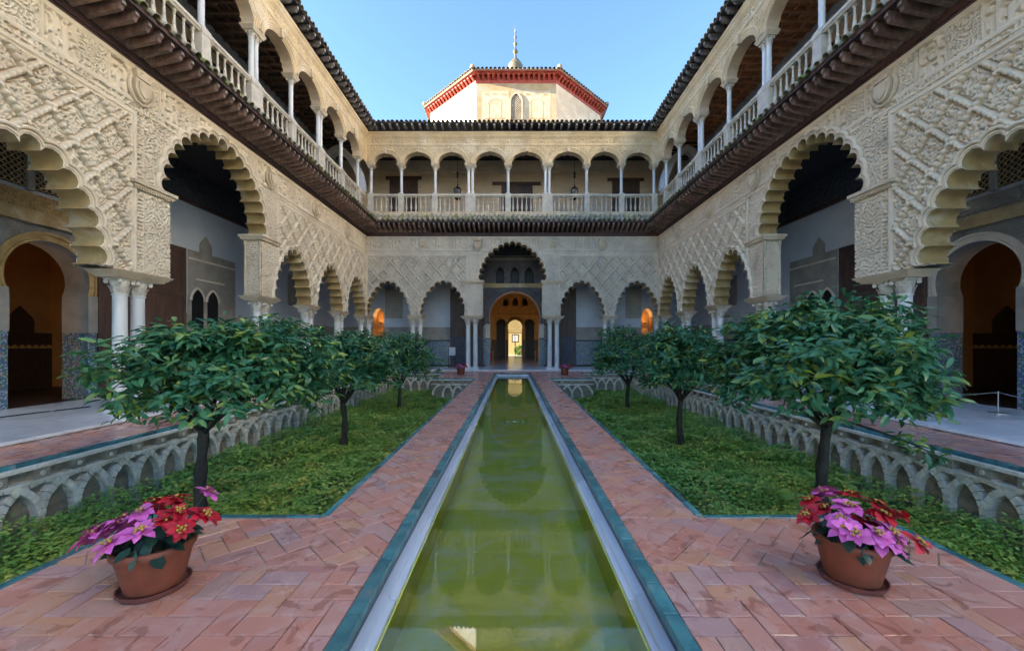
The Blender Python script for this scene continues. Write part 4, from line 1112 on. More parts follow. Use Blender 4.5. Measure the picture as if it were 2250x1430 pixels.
def clip_poly(P, x0, y0, x1, y1):
    for ax, lim, sg in ((0, x0, 1), (0, x1, -1), (1, y0, 1), (1, y1, -1)):
        out = []
        for i in range(len(P)):
            a, b = P[i], P[(i + 1) % len(P)]
            da, db = sg * (a[ax] - lim), sg * (b[ax] - lim)
            if da >= 0: out.append(a)
            if (da >= 0) != (db >= 0):
                t = da / (da - db); out.append((a[0] + (b[0] - a[0]) * t, a[1] + (b[1] - a[1]) * t))
        P = out
        if len(P) < 3: return None
    return P
def herring(x0, y0, x1, y1, diag, Wd=.145, gap=.0035, off=(0, 0)):
    out = []; cx, cy = (x0 + x1) / 2, (y0 + y1) / 2; Rr = math.hypot(x1 - x0, y1 - y0) / 2 + .4
    n = int(Rr / Wd) + 2; ca = math.cos(PI / 4) if diag else 1.0; sa = math.sin(PI / 4) if diag else 0.0
    for i in range(-n, n):
        for j in range(-n, n):
            k = (i - j) % 4
            if k == 0: q = (i, j, i + 2, j + 1)
            elif k == 3: q = (i, j, i + 1, j + 2)
            else: continue
            a, b, c, d = (v * Wd for v in q)
            pts = [(a + gap, b + gap), (c - gap, b + gap), (c - gap, d - gap), (a + gap, d - gap)]
            pts = [(cx + off[0] + x * ca - y * sa, cy + off[1] + x * sa + y * ca) for x, y in pts]
            if max(p[0] for p in pts) < x0 or min(p[0] for p in pts) > x1 or max(p[1] for p in pts) < y0 or min(p[1] for p in pts) > y1: continue
            P = clip_poly(pts, x0, y0, x1, y1)
            if P is None: continue
            ar = abs(sum(P[t][0] * P[(t + 1) % len(P)][1] - P[(t + 1) % len(P)][0] * P[t][1] for t in range(len(P)))) / 2
            if ar > .0012: out.append(P)
    return out
def running(x0, y0, x1, y1, L=.29, Wd=.145, gap=.0035):
    out = []; r = 0; x = x0
    while x < x1 - .03:
        y = y0 - (L / 2 if r % 2 else 0)
        while y < y1:
            P = clip_poly([(x + gap, y + gap), (min(x + Wd * 2, x1) - gap, y + gap), (min(x + Wd * 2, x1) - gap, y + L - gap), (x + gap, y + L - gap)], x0, y0, x1, y1)
            if P: out.append(P)
            y += L
        x += Wd * 2; r += 1
    return out
bricks = []
for s_ in (-1, 1):
    def rg_(x0, x1): return (min(s_ * x0, s_ * x1), max(s_ * x0, s_ * x1))
    for (x0, x1, y0, y1, kind) in ((PX + .005, 2.60, YN, 2.70, 0), (2.605, GXP - .065, YN, 2.70, 2), (PX + .005, GXP - .065, 2.705, YP - .065, 1), (PX + .005, GX0 - .065, YP - .06, YF, 1),
                                    (PX + .005, 3.44, YF + .065, YG, 1), (PX + .005, BX1, YG + .065, YM, 2), (GX1 + .10, BX1, YN, YG + .06, 2)):
        a, b = rg_(x0, x1)
        L = running(a, y0, b, y1) if kind == 2 else herring(a, y0, b, y1, kind == 1)
        bricks += L
bricks += running(-PX, 20.31, PX, YM)
def brick_geo(mb, P, z):
    if sum(P[t][0] * P[(t + 1) % len(P)][1] - P[(t + 1) % len(P)][0] * P[t][1] for t in range(len(P))) < 0: P = P[::-1]
    n = len(P); cx = sum(p[0] for p in P) / n; cy = sum(p[1] for p in P) / n
    tx, ty = random.gauss(0, .004), random.gauss(0, .004)
    def rz_(x, y): return z + (x - cx) * tx + (y - cy) * ty
    def ins(p, d):
        L = math.hypot(p[0] - cx, p[1] - cy) + 1e-6; k = 1 - d / L; return (cx + (p[0] - cx) * k, cy + (p[1] - cy) * k)
    T0 = [(*ins(p, .005), 0) for p in P]
    V = [(x, y, rz_(x, y)) for x, y, _ in T0] + [(x, y, rz_(x, y) - .004) for x, y in P] + [(x, y, -.02) for x, y in P]
    F = [tuple(range(n))] + [(i, n + i, n + (i + 1) % n, (i + 1) % n) for i in range(n)] + [(n + i, 2 * n + i, 2 * n + (i + 1) % n, n + (i + 1) % n) for i in range(n)]
    mb.add(V, [tuple(reversed(f)) if k else f for k, f in enumerate(F)])
def seen(P):
    x = sum(p[0] for p in P) / len(P); y = sum(p[1] for p in P) / len(P)
    return y > 1.9 and abs(x) < 1.32 * y + .1, math.hypot(x, y)
order = sorted(range(len(bricks)), key=lambda i: (0 if seen(bricks[i])[0] else 1, seen(bricks[i])[1]))
rest = MB()
for r_, i in enumerate(order):
    z = random.uniform(-.0025, .0015)
    if r_ < 300:
        mb = MB(); brick_geo(mb, bricks[i], z); mb.build('brick', 'brick', PV)
    else: brick_geo(rest, bricks[i], z)
rest.build('bricks_beyond', 'brick', PV, kind='stuff')

# green glazed edging
def edging(parent, x0, y0, x1, y1, wd, z, nm='edge_tile', L=.28, far=9.0):
    ln = math.hypot(x1 - x0, y1 - y0); n = max(1, int(round(ln / L))); ang = math.atan2(y1 - y0, x1 - x0)
    Lr = ln / n
    def geo(mb, f=lambda p: p):
        a, b = .003, Lr - .003; h = -.05; e = .004
        V = [(a, 0, h), (b, 0, h), (b, wd, h), (a, wd, h), (a, 0, -e), (b, 0, -e), (b, wd, -e), (a, wd, -e), (a + e, e, 0), (b - e, e, 0), (b - e, wd - e, 0), (a + e, wd - e, 0)]
        mb.add([f(p) for p in V], [(0, 1, 5, 4), (1, 2, 6, 5), (2, 3, 7, 6), (3, 0, 4, 7), (4, 5, 9, 8), (5, 6, 10, 9), (6, 7, 11, 10), (7, 4, 8, 11), (8, 9, 10, 11)])
    mm = MB(); geo(mm); me = mm.mesh(nm, 'teal'); fb = MB()
    ca, sa = math.cos(ang), math.sin(ang)
    for i in range(n):
        px, py = x0 + ca * Lr * i, y0 + sa * Lr * i
        dz = z + random.uniform(-.002, .002)
        if math.hypot(px, py) < far and py > -.5: ob(nm, me, parent, (px, py, dz), ang)
        else: geo(fb, lambda p: (px + p[0] * ca - p[1] * sa, py + p[0] * sa + p[1] * ca, p[2] + dz))
    if fb.v: fb.build(nm + 's_beyond', 'teal', parent, kind='stuff')
for s_ in (-1, 1):                                       # width grows to the left of the run
    if s_ > 0:
        edging(PV, GXP, YN, GXP, YP, .06, .001); edging(PV, GXP, YP - .06, GX0, YP - .06, .06, .0) if False else None
        edging(PV, GX0, YP, GX0, YF, .06, .001)
        edging(PV, GX1 + .09, YN, GX1 + .09, YG, .09, .001)
    else:
        edging(PV, -GXP + .06, YN, -GXP + .06, YP, .06, .001); edging(PV, -GX0 + .06, YP, -GX0 + .06, YF, .06, .001)
        edging(PV, -GX1, YN, -GX1, YG, .09, .001)
    xa, xb = sorted((s_ * GX0, s_ * (GXP - .062))); edging(PV, xa, YP - .06, xb, YP - .06, .06, .001)
    xa, xb = sorted((s_ * GX0, s_ * 3.44)); edging(PV, xa, YF, xb, YF, .06, .001)
    xa, xb = sorted((s_ * 3.5, s_ * GX1)); edging(PV, xa, YG, xb, YG, .06, .001)
    xx = 3.5 if s_ > 0 else -3.44
    edging(PV, xx, YF, xx, YG, .06, .001)

PL = part('pool', None); PL['kind'] = 'structure'
PYN, PYF = YN - .5, 20.2
edging(PL, -PX + .085, PYN, -PX + .085, PYF, .085, .003, 'coping_tile'); edging(PL, PX, PYN, PX, PYF, .085, .003, 'coping_tile')
edging(PL, -PX, PYF, PX, PYF, .085, .003, 'coping_tile')
mb = MB()
for s_ in (-1, 1):
    prof = [(.925, -.086), (.839, -.086), (.839, -.0861), (.778, -.088), (.776, -.120), (.742, -.123), (.738, -.70), (.925, -.70)]
    yy = PYN
    while yy < PYF - .1:
        y2_ = min(yy + random.uniform(.9, 1.25), PYF); jx, jz = random.uniform(-.003, .003), random.uniform(-.003, .003)
        sb = MB(); sb.loft([[(s_ * (x + (jx if x < .8 else 0)), y_, z + (jz if z > -.5 else 0)) for x, z in prof] for y_ in (yy + .002, y2_ - .002)], True, True); sb.build('marble_slab', 'pool_marble', PL); yy = y2_
mb.box(-.838, PYF - .01, -.70, .838, PYF + .09, -.052); mb.box(-.77, PYF - .09, -.70, .77, PYF - .012, -.076); mb.box(-.70, PYF - .16, -.70, .70, PYF - .091, -.116)
mb.build('marble_ledge', 'pool_marble', PL)
for s_ in (-1, 1): MB().box(min(s_ * .729, s_ * .7375), PYN, -.60, max(s_ * .729, s_ * .7375), PYF - .16, -.149).build('pool_side', 'pool_bed', PL)
for s_ in (-1, 1): MB().box(min(s_ * .842, s_ * .92), PYN, -.085, max(s_ * .842, s_ * .92), PYF, -.049).build('coping_riser', 'riser_shade', PL)
MB().box(-.75, PYN, -.60, .75, PYF - .05, -.38).build('pool_bed', 'pool_bed', PL)
wt = MB().add([(-.735, PYN, -.15), (.735, PYN, -.15), (.735, PYF - .158, -.15), (-.735, PYF - .158, -.15)], [(0, 1, 2, 3)]).build('water', 'water'); wt['kind'] = 'structure'

# marble gallery floor
mf = MB()
for s_ in (-1, 1): mf.box(min(s_ * BX1, s_ * (HW + GD)), YN, -.4, max(s_ * BX1, s_ * (HW + GD)), YB + GD, ZM - .016)
mf.box(-BX1, YM, -.4, BX1, YB + GD, ZM - .016)
MF = mf.build('marble_floor', 'mortar'); MF['kind'] = 'structure'
SL = {}
def slabs(x0, y0, x1, y1, nx, ny):
    dx, dy = (x1 - x0) / nx, (y1 - y0) / ny; key = (round(dx, 3), round(dy, 3))
    if key not in SL:
        g = .002; SL[key] = MB().hexa([(g, g, -.05), (dx - g, g, -.05), (dx - g, dy - g, -.05), (g, dy - g, -.05), (g, g, 0), (dx - g, g, 0), (dx - g, dy - g, 0), (g, dy - g, 0)]).mesh('marble_slab', 'floor')
    for i in range(nx):
        for j in range(ny): ob('marble_slab', SL[key], MF, (x0 + dx * i, y0 + dy * j, ZM))
for s_ in (-1, 1):
    a, b = sorted((s_ * (BX1 - .02), s_ * (HW + GD))); slabs(a, 1.0, b, YM, 3, 16)
slabs(-HW - GD, YM - .02, HW + GD, YB + GD + .02, 18, 3)

# ------------------------------------------------------------------ sunken garden walls with interlaced blind arches
PER = .44
ab = []; pierm = []
for v_ in range(5):
    e0 = .070 if v_ % 2 else .062
    b = MB(); k = 15; ro, ri = .478, .398
    for i in range(k):                                   # ring of small bricks on edge
        t0, t1 = PI * i / k + .012, PI * (i + 1) / k - .012; e = e0 + random.uniform(-.006, .003); dr = random.uniform(-.005, .005)
        q = [((r_ + dr) * math.cos(t), -.72 + (r_ + dr) * 1.05 * math.sin(t)) for r_, t in ((ri, t0), (ro, t0), (ro, t1), (ri, t1))]
        b.hexa([(x, -e, z) for x, z in q] + [(x, .05, z) for x, z in q])
    b.loft([[(r_ * math.cos(t), .035 - e0, -.72 + r_ * 1.05 * math.sin(t)) for t in np.linspace(0, PI, 16)] for r_ in (ri + .012, ro - .012)])
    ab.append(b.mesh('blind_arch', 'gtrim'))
    b = MB()
    for i in range(8):
        e = .066 + random.uniform(-.012, .004); d = random.uniform(-.006, .006); b.box(-.045 + d, -e, -1.26 + i * .068, .045 + d, .05, -1.196 + i * .068)
    b.box(-.036, -.045, -1.25, .036, .05, -.72); pierm.append(b.mesh('pier', 'gtrim'))
postm = MB().box(-.085, -.074, -.235, .085, .05, -.095)
postm.lathe([(.022, 0), (.022, .001)], n=8, caps=False); postm = postm.mesh('band_post', 'gwall')
bossm = MB().lathe([(.028, 0), (.028, .012), (.014, .013), (.012, -.01)], n=10, caps=False); bossm.v = [(x, -z - .074, y) for x, y, z in bossm.v]; bossm = bossm.mesh('band_boss', 'gtrim')
def garden_wall(x0, y0, ang, ln, label):
    G_ = thing('garden_wall', label, 'garden wall', (x0, y0, 0), ang, 'retaining walls of the sunken garden')
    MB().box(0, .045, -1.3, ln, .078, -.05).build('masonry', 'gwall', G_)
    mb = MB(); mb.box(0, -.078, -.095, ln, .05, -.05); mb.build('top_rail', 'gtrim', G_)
    MB().box(0, -.076, -.27, ln, .05, -.235).build('lower_rail', 'gtrim', G_)
    n = int(ln / PER); off = (ln - n * PER) / 2
    for i in range(n + 1):
        x = off + i * PER
        if .05 < x < ln - .05: ob('pier', random.choice(pierm), G_, (x, 0, 0)); ob('band_post', postm, G_, (x, 0, 0)); ob('boss', bossm, G_, (x, 0, -.165))
        if i >= 1 and i < n: ob('blind_arch', ab[random.choice((0, 2, 4)) if i % 2 else random.choice((1, 3))], G_, (x, 0, 0))
    return G_
# wall faces its local -y
garden_wall(-GX1 - .0, YN, R(90), YG - YN, 'left retaining wall with interlaced blind arches beside the marble gallery')
garden_wall(GX1, YG, R(-90), YG - YN, 'right retaining wall with interlaced blind arches beside the marble gallery')
garden_wall(-GX1, YG, 0, GX1 - 3.5, 'farthest short retaining wall left of the pool, behind the trees')
garden_wall(3.5, YG, 0, GX1 - 3.5, 'farthest short retaining wall right of the pool, behind the trees')
garden_wall(-3.5, YF, 0, 3.5 - GX0, 'short arched wall under the far flowerpot left of the pool')
garden_wall(GX0, YF, 0, 3.5 - GX0, 'short arched wall under the far flowerpot right of the pool')
for s_ in (-1, 1):
    so_ = MB(); a, b = sorted((s_ * GX0, s_ * GX1))
    xs = np.linspace(a, b, 40); ys = np.linspace(YN, YG, 150)
    X, Y = np.meshgrid(xs, ys); Zs = -1.08 + .10 * vnoise(X * 1.3, Y * 1.3, 5) + .03 * vnoise(X * 7, Y * 7, 6)
    V = np.stack([X, Y, Zs], -1).reshape(-1, 3); I = np.arange(X.size).reshape(X.shape)
    F = np.stack([I[:-1, :-1], I[:-1, 1:], I[1:, 1:], I[1:, :-1]], -1).reshape(-1, 4)
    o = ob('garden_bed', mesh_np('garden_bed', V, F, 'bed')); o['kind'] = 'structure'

# ground cover: little leaves on short stems, past counting
def leaf_cloud(P, D, N, L, Wd, fold=.25):
    """diamond leaves: P base, D direction, N normal (unit), L length, Wd half width"""
    Sd = np.cross(D, N); L = L[:, None]; Wd = Wd[:, None]
    v0 = P; v1 = P + D * L * .5 + Sd * Wd + N * Wd * fold; v2 = P + D * L; v3 = P + D * L * .5 - Sd * Wd + N * Wd * fold
    V = np.stack([v0, v1, v2, v3], 1).reshape(-1, 3); b = np.arange(len(P))[:, None] * 4
    F = np.concatenate([b + np.array([[0, 2, 1]]), b + np.array([[0, 3, 2]])], 0)
    return V, F
def unit(v): return v / np.maximum(np.linalg.norm(v, axis=1, keepdims=True), 1e-6)
for s_ in (-1, 1):
    n0 = 230000
    X = rng.uniform(GX0 + .03, GX1 - .1, n0); Y = rng.uniform(.9, YG, n0) 
    Y = .9 + (YG - .9) * rng.uniform(0, 1, n0) ** 1.35
    ok = ~((Y < YP + .05) & (X < GXP + .03)) & ~((Y > YF) & (X < 3.55))
    X = X[ok]; Y = Y[ok]
    dens = vnoise(X * 2.1, Y * 2.1, 15); ok = rng.uniform(0, 1, len(X)) < .12 + 1.15 * dens; X = X[ok]; Y = Y[ok]
    hgt = .05 + .26 * vnoise(X * 1.7, Y * 1.7, 19) ** 1.5 + .10 * vnoise(X * 5, Y * 5, 23)
    hgt += .22 * np.exp(-((GX1 - X) / .35) ** 2) * vnoise(X * 2, Y * 2.3, 29)
    Z = -1.05 + hgt * rng.uniform(.1, 1.0, len(X)) ** .30
    az = rng.uniform(0, 2 * PI, len(X)); el = rng.normal(.08, .28, len(X))
    D = np.stack([np.cos(az) * np.cos(el), np.sin(az) * np.cos(el), np.sin(el)], 1)
    N = unit(np.cross(np.cross(D, np.array([[0, 0, 1.]])), D) + rng.normal(0, .25, D.shape)); N = unit(N - D * (N * D).sum(1, keepdims=True))
    N[N[:, 2] < 0] *= -1
    sz = np.where(Y < 6, 1.0, 1.25)
    V, F = leaf_cloud(np.stack([s_ * X, Y, Z], 1), D, N, rng.uniform(.036, .075, len(X)) * sz, rng.uniform(.014, .026, len(X)) * sz)
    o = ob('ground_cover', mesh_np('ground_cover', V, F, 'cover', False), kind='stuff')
    o['label'] = 'dense low green ground cover filling the sunken bed %s of the pool' % ('left' if s_ < 0 else 'right')

# ------------------------------------------------------------------ orange trees
LEAFV = np.array([(0, 0, 0), (.30, 0, -.02), (.68, 0, -.05), (1, 0, -.16), (.28, .17, .05), (.66, .155, .01), (.28, -.17, .05), (.66, -.155, .01)])
LEAFF = [(0, 1, 4, 4), (1, 2, 5, 4), (2, 3, 5, 5), (0, 6, 1, 1), (1, 6, 7, 2), (2, 7, 3, 3)]
LEAFT = np.array([(0, 1, 4), (1, 2, 5), (1, 5, 4), (2, 3, 5), (0, 6, 1), (1, 6, 7), (1, 7, 2), (2, 7, 3)])
me_leaf = bpy.data.meshes.new('leaf'); me_leaf.from_pydata([tuple(v) for v in LEAFV], [], [tuple(t) for t in LEAFT.tolist()]); me_leaf.materials.append(M['leaf']); me_leaf.shade_smooth()
def orange_tree(x, y, zg, crown, rad, fork, nl, label, single, seed, sway=(0, 0), leaf=.150, low=False):
    r = np.random.default_rng(seed); rr = random.Random(seed)
    T_ = thing('orange_tree', label, 'tree', (x, y, zg), 0, 'clipped orange trees in the sunken beds')
    c = np.array(crown) - np.array([x, y, zg]); rad = np.array(rad)
    fz = fork - zg; fk = Vector((sway[0], sway[1], fz))
    t = MB(); k = 9
    path = [(sway[0] * q + .03 * math.sin(q * 5 + seed), sway[1] * q + .02 * math.cos(q * 4), fz * q) for q in np.linspace(0, 1, k)]
    t.tube(path, [.066 * (1.25 - .40 * q + .14 * math.sin(q * 19 + seed)) for q in np.linspace(0, 1, k)], 10)
    t.build('trunk', 'bark', T_, True)
    tips = []
    br = MB()
    nb = 9
    for i in range(nb):
        a = 2 * PI * i / nb + rr.uniform(-.3, .3); e = rr.uniform(.25, .95)
        tip = Vector((c[0] + rad[0] * .72 * math.cos(a) * math.cos(e), c[1] + rad[1] * .72 * math.sin(a) * math.cos(e), c[2] - rad[2] * .25 + rad[2] * .9 * math.sin(e)))
        st = Vector(path[-1]) - Vector((0, 0, rr.uniform(0, .12))); mid = st.lerp(tip, .45) + Vector((0, 0, rr.uniform(-.12, .04)))
        pts = [st, st.lerp(mid, .5) + Vector((rr.uniform(-.03, .03), rr.uniform(-.03, .03), 0)), mid, mid.lerp(tip, .5) + Vector((0, 0, .05)), tip]
        br.tube(pts, [.034, .028, .021, .015, .007], 6)
        for q in range(5):
            s0_ = mid.lerp(tip, q / 4); d = Vector((rr.uniform(-1, 1), rr.uniform(-1, 1), rr.uniform(-.5, .6))) * .38
            br.tube([s0_, s0_ + d * .5 + Vector((0, 0, .03)), s0_ + d], [.012, .008, .004], 5)
    if low:                                          # long low shoot towards the gallery
        lo = [Vector((sway[0] + .9 * q + .05, -.35 * q, fz + .10 - .05 * math.sin(3 * q) - .32 * q * q)) for q in np.linspace(0, 1.15, 9)]
        br.tube(lo, [.022 - .002 * i for i in range(9)], 6)
    br.build('branches', 'bark', T_, True)
    # twigs: rosettes of leaves spread over a domed crown
    nt_ = nl // 11
    u = r.normal(size=(nt_, 3)); u = unit(u); u[:, 2] = np.where(u[:, 2] < -.35, -u[:, 2] * .8, u[:, 2]); u = unit(u)
    lump = 1 + .24 * (vnoise(u[:, 0] * 2.2 + 9, u[:, 1] * 2.2 + u[:, 2] * 1.7 + seed, seed) - .5) * 2
    q = r.uniform(0, 1, nt_) ** .35 * lump; q = np.clip(q, .45, 1.22)
    tw = c + u * rad * q[:, None]
    droop = (np.hypot(u[:, 0], u[:, 1]) > .8)
    tw[:, 2] -= np.where(droop, r.uniform(0, .35, nt_) * rad[2], 0)
    if low: tw[:4] = np.array([lo[5][:], lo[6][:], lo[7][:], lo[8][:]])
    P = []; Dn = []; Nn = []
    for j in range(nt_):
        kk = 11; az = r.uniform(0, 2 * PI) + np.arange(kk) * 2.4; el = r.normal(-.15, .35, kk)
        d = np.stack([np.cos(az) * np.cos(el), np.sin(az) * np.cos(el), np.sin(el)], 1) + u[j] * np.array([.55, .55, .15]); d[:, 2] -= .12; d = unit(d)
        up = unit(u[j][None] * np.array([[.5, .5, .6]]) + np.array([[0, 0, .75]]) + r.normal(0, .3, (kk, 3)))
        n_ = unit(up - d * (up * d).sum(1, keepdims=True))
        P.append(tw[j] + r.normal(0, .05, (kk, 3)) + d * .02); Dn.append(d); Nn.append(n_)
    P = np.concatenate(P); Dn = np.concatenate(Dn); Nn = np.concatenate(Nn); Sn = np.cross(Nn, Dn)
    sz = r.uniform(.72, 1.2, len(P)) * leaf
    cr = part('crown', T_)
    vis = np.zeros(len(P), bool)
    if single:
        toc = unit(np.array([[-x, -y, 1.5 - zg]]) - c[None])[0]
        sc_ = ((P - c) / rad) @ toc
        vis[np.argsort(-sc_)[:290]] = True
        for j in np.nonzero(vis)[0]:
            m4 = Matrix(((*(Dn[j][[0]] * sz[j]), *(Sn[j][[0]] * sz[j]), *(Nn[j][[0]] * sz[j]), P[j][0]), (Dn[j][1] * sz[j], Sn[j][1] * sz[j], Nn[j][1] * sz[j], P[j][1]), (Dn[j][2] * sz[j], Sn[j][2] * sz[j], Nn[j][2] * sz[j], P[j][2]), (0, 0, 0, 1)))
            ob('leaf', me_leaf, cr, mtx=m4)
    kp = ~vis; P, Dn, Nn, Sn, sz = P[kp], Dn[kp], Nn[kp], Sn[kp], sz[kp]
    V = (P[:, None] + sz[:, None, None] * (LEAFV[None, :, :1] * Dn[:, None] + LEAFV[None, :, 1:2] * Sn[:, None] + LEAFV[None, :, 2:3] * Nn[:, None])).reshape(-1, 3)
    F = (LEAFT[None] + 8 * np.arange(len(P))[:, None, None]).reshape(-1, 3)
    ob('foliage', mesh_np('foliage', V, F, 'leaf'), cr, kind='stuff')
    return T_
ZG = -1.05
orange_tree(-4.05, 5.2, ZG, (-3.80, 5.35, 1.10), (1.34, 1.25, .78), .42, 9000, 'nearest orange tree left of the pool with broad drooping crown', True, 3)
orange_tree(4.1, 5.3, ZG, (4.06, 5.35, 1.20), (1.34, 1.25, .84), .42, 9000, 'nearest orange tree right of the pool with broad crown and low side branch', True, 8, sway=(.06, 0), low=True)
orange_tree(-4.0, 9.5, ZG, (-3.85, 9.5, .95), (1.0, 1.0, .90), .12, 6500, 'middle orange tree left of the pool with slim curved trunk', False, 11, sway=(-.06, .05), leaf=.155)
orange_tree(4.0, 9.5, ZG, (4.0, 9.5, 1.05), (1.05, 1.05, .92), .15, 6500, 'middle orange tree right of the pool with forked trunk', False, 14, leaf=.155)
orange_tree(-4.12, 14.5, ZG, (-4.1, 14.5, .92), (1.38, 1.25, 1.0), .0, 6000, 'farthest orange tree left of the pool beside the short arched wall', False, 17, leaf=.15)
orange_tree(4.2, 14.5, ZG, (4.1, 14.5, 1.0), (1.38, 1.25, 1.05), .05, 6000, 'farthest orange tree right of the pool beside the short arched wall', False, 21, leaf=.15)

# ------------------------------------------------------------------ flowerpots
def petal(L, wd, m, nm, lift):
    V = [(0, 0, 0), (.3, 0, -.01 + lift * .2), (.65, 0, lift * .35), (1, 0, lift * .1 - .05), (.33, .22, .04 + lift * .2), (.68, .19, .02 + lift * .3), (.33, -.22, .04 + lift * .2), (.68, -.19, .02 + lift * .3)]
    me = bpy.data.meshes.new(nm); me.from_pydata([(a * L, b * wd, c * L) for a, b, c in V], [], [tuple(t) for t in LEAFT.tolist()]); me.materials.append(M[m]); me.shade_smooth(); return me
PET = {c: (petal(.100, .135, c, 'bract', .25), petal(.066, .095, c, 'bract', .3)) for c in ('red', 'pink')}
GLEAF = petal(.13, .15, 'pleaf', 'leaf', -.3)
eye = MB()
for i in range(7):
    a = i * 2.4; q = .0045 * i ** .5 * 1.6; eye.lathe([(.001, -.004), (.0055, .0), (.005, .006), (.001, .009)], q * math.cos(a), q * math.sin(a), 6)
EYE = eye.mesh('flower_eye', 'cyathia', True)
def head(P_, loc, tilt, az, col, rnd, joined=None):
    M0 = Matrix.Translation(loc) @ Matrix.Rotation(az, 4, 'Z') @ Matrix.Rotation(tilt, 4, 'Y')
    f = part('flower_head', P_)
    for n, k, el, z, q in ((0, 7, -.12, -.004, 1.0), (1, 5, .28, .004, 1.0)):
        a0 = rnd.uniform(0, 6)
        for i in range(k):
            m4 = M0 @ Matrix.Translation((0, 0, z)) @ Matrix.Rotation(a0 + 2 * PI * i / k + rnd.uniform(-.2, .2), 4, 'Z') @ Matrix.Rotation(-el + rnd.uniform(-.2, .2), 4, 'Y') @ Matrix.Rotation(rnd.uniform(-.4, .4), 4, 'X') @ Matrix.Scale(rnd.uniform(.62, 1.2), 4)
            ob('bract', PET[col][n], f, mtx=m4)
    ob('flower_eye', EYE, f, mtx=M0 @ Matrix.Translation((0, 0, .012)) @ Matrix.Scale(1.6, 4))
def flowerpot(x, y, r0, r1, h, heads, lab, near, seed):
    rnd = random.Random(seed)
    P_ = thing('flowerpot', lab[0], 'flowerpot', (x, y, .003), 0, 'terracotta flowerpots on the brick paving')
    zb = .02 if near else .0
    b = MB(); b.lathe([(r0 * .9, zb), (r0, zb + .004), (r0 + (r1 - r0) * .86, h * .84), (r1 * .985, h * .845), (r1 * 1.03, h * .86), (r1 * 1.045, h * .93), (r1 * 1.03, h * .985), (r1 * 1.0, h), (r1 * .94, h), (r1 * .92, h * .9), (r1 * .88, h * .80), (.01, h * .80)], n=36)
    b.build('pot_wall', 'pot', P_, 45)
    MB().lathe([(.01, h * .80), (r1 * .86, h * .803), (r1 * .7, h * .84), (.01, h * .85)], n=20).build('potting_soil', 'soil', P_, True)
    if near:
        s_ = thing('saucer', lab[2], 'saucer', (x, y, .003), 0, 'saucers under the near flowerpots')
        MB().lathe([(.01, 0), (r0 * 1.16, 0), (r0 * 1.27, .028), (r0 * 1.28, .036), (r0 * 1.23, .036), (r0 * 1.14, .012), (.01, .010)], n=36).build('saucer_dish', 'saucer', s_, 45)
    F_ = thing('poinsettia', lab[1], 'plant', (x, y, .003 + h * .84), 0, 'poinsettias in the flowerpots')
    st = MB()
    for dx, dy, dz, c in heads: st.tube([(dx * .3, dy * .3, -.01), (dx * .7, dy * .7, dz * .55), (dx, dy, dz - .005)], [.006, .005, .003], 5)
    st.build('stems', 'pleaf', F_)
    heads = [(dx * 1.12, dy * 1.12, dz * 1.08, c) for dx, dy, dz, c in heads]
    for q_ in range(11):
        b_ = rnd.choice(heads); heads.append((b_[0] + rnd.uniform(-.07, .07), b_[1] + rnd.uniform(-.07, .07), b_[2] - rnd.uniform(.0, .05), b_[3]))
    for dx, dy, dz, c in heads:
        d = math.hypot(dx, dy); head(F_, (dx, dy, dz), min(.75, d * 2.6), math.atan2(dy, dx), c, rnd)
    for i in range(52):
        a = 2 * PI * i / 52 * 5 + rnd.uniform(-.2, .2); q = rnd.uniform(.05, r1 * .98)
        m4 = Matrix.Translation((q * math.cos(a), q * math.sin(a), rnd.uniform(.0, .12) + (.03 if q > r1 * .7 else .05))) @ Matrix.Rotation(a + rnd.uniform(-.4, .4), 4, 'Z') @ Matrix.Rotation(rnd.uniform(.0, .9), 4, 'Y') @ Matrix.Rotation(rnd.uniform(-.4, .4), 4, 'X') @ Matrix.Scale(rnd.uniform(.7, 1.1), 4)
        ob('leaf', GLEAF, F_, mtx=m4)
hl = [(-.20, -.02, .14, 'pink'), (-.10, -.15, .11, 'pink'), (-.05, -.03, .22, 'pink'), (.05, -.14, .17, 'pink'), (-.24, .10, .11, 'pink'), (-.08, .12, .22, 'red'), (.06, .09, .25, 'red'), (.15, -.02, .22, 'red'), (.22, -.10, .15, 'red'), (.15, .19, .25, 'pink'), (-.18, .18, .15, 'red'), (.24, .05, .17, 'red')]
hr = [(-.24, .02, .15, 'red'), (-.15, .12, .20, 'red'), (-.13, -.08, .17, 'pink'), (-.03, -.02, .22, 'pink'), (.0, -.16, .13, 'pink'), (.10, -.14, .12, 'pink'), (-.03, .16, .23, 'pink'), (.08, .10, .24, 'red'), (.15, .0, .22, 'red'), (.24, -.04, .17, 'red'), (.27, .10, .14, 'red'), (.22, -.16, .08, 'red')]
flowerpot(-2.20, 2.45, .142, .20, .285, hl, ('large terracotta pot on the near left brick platform', 'pink and red poinsettia in the near left pot, mostly pink in front', 'shallow clay saucer under the near left flowerpot'), True, 31)
flowerpot(2.155, 2.53, .142, .20, .285, hr, ('large terracotta pot on the near right brick platform', 'red and pink poinsettia in the near right pot, mostly red', 'shallow clay saucer under the near right flowerpot'), True, 32)
hs1 = [(dx * .9, dy * .9, dz * .8, c) for dx, dy, dz, c in hl]; hs2 = [(dx * .9, dy * .9, dz * .8, c) for dx, dy, dz, c in hr]
flowerpot(-2.49, 19.2, .15, .205, .36, hs1, ('small looking terracotta pot at the far end, left of the pool', 'pink and red poinsettia in the far pot left of the pool', ''), False, 33)
flowerpot(2.50, 19.1, .15, .205, .36, hs2, ('small looking terracotta pot at the far end, right of the pool', 'red and pink poinsettia in the far pot right of the pool', ''), False, 34)

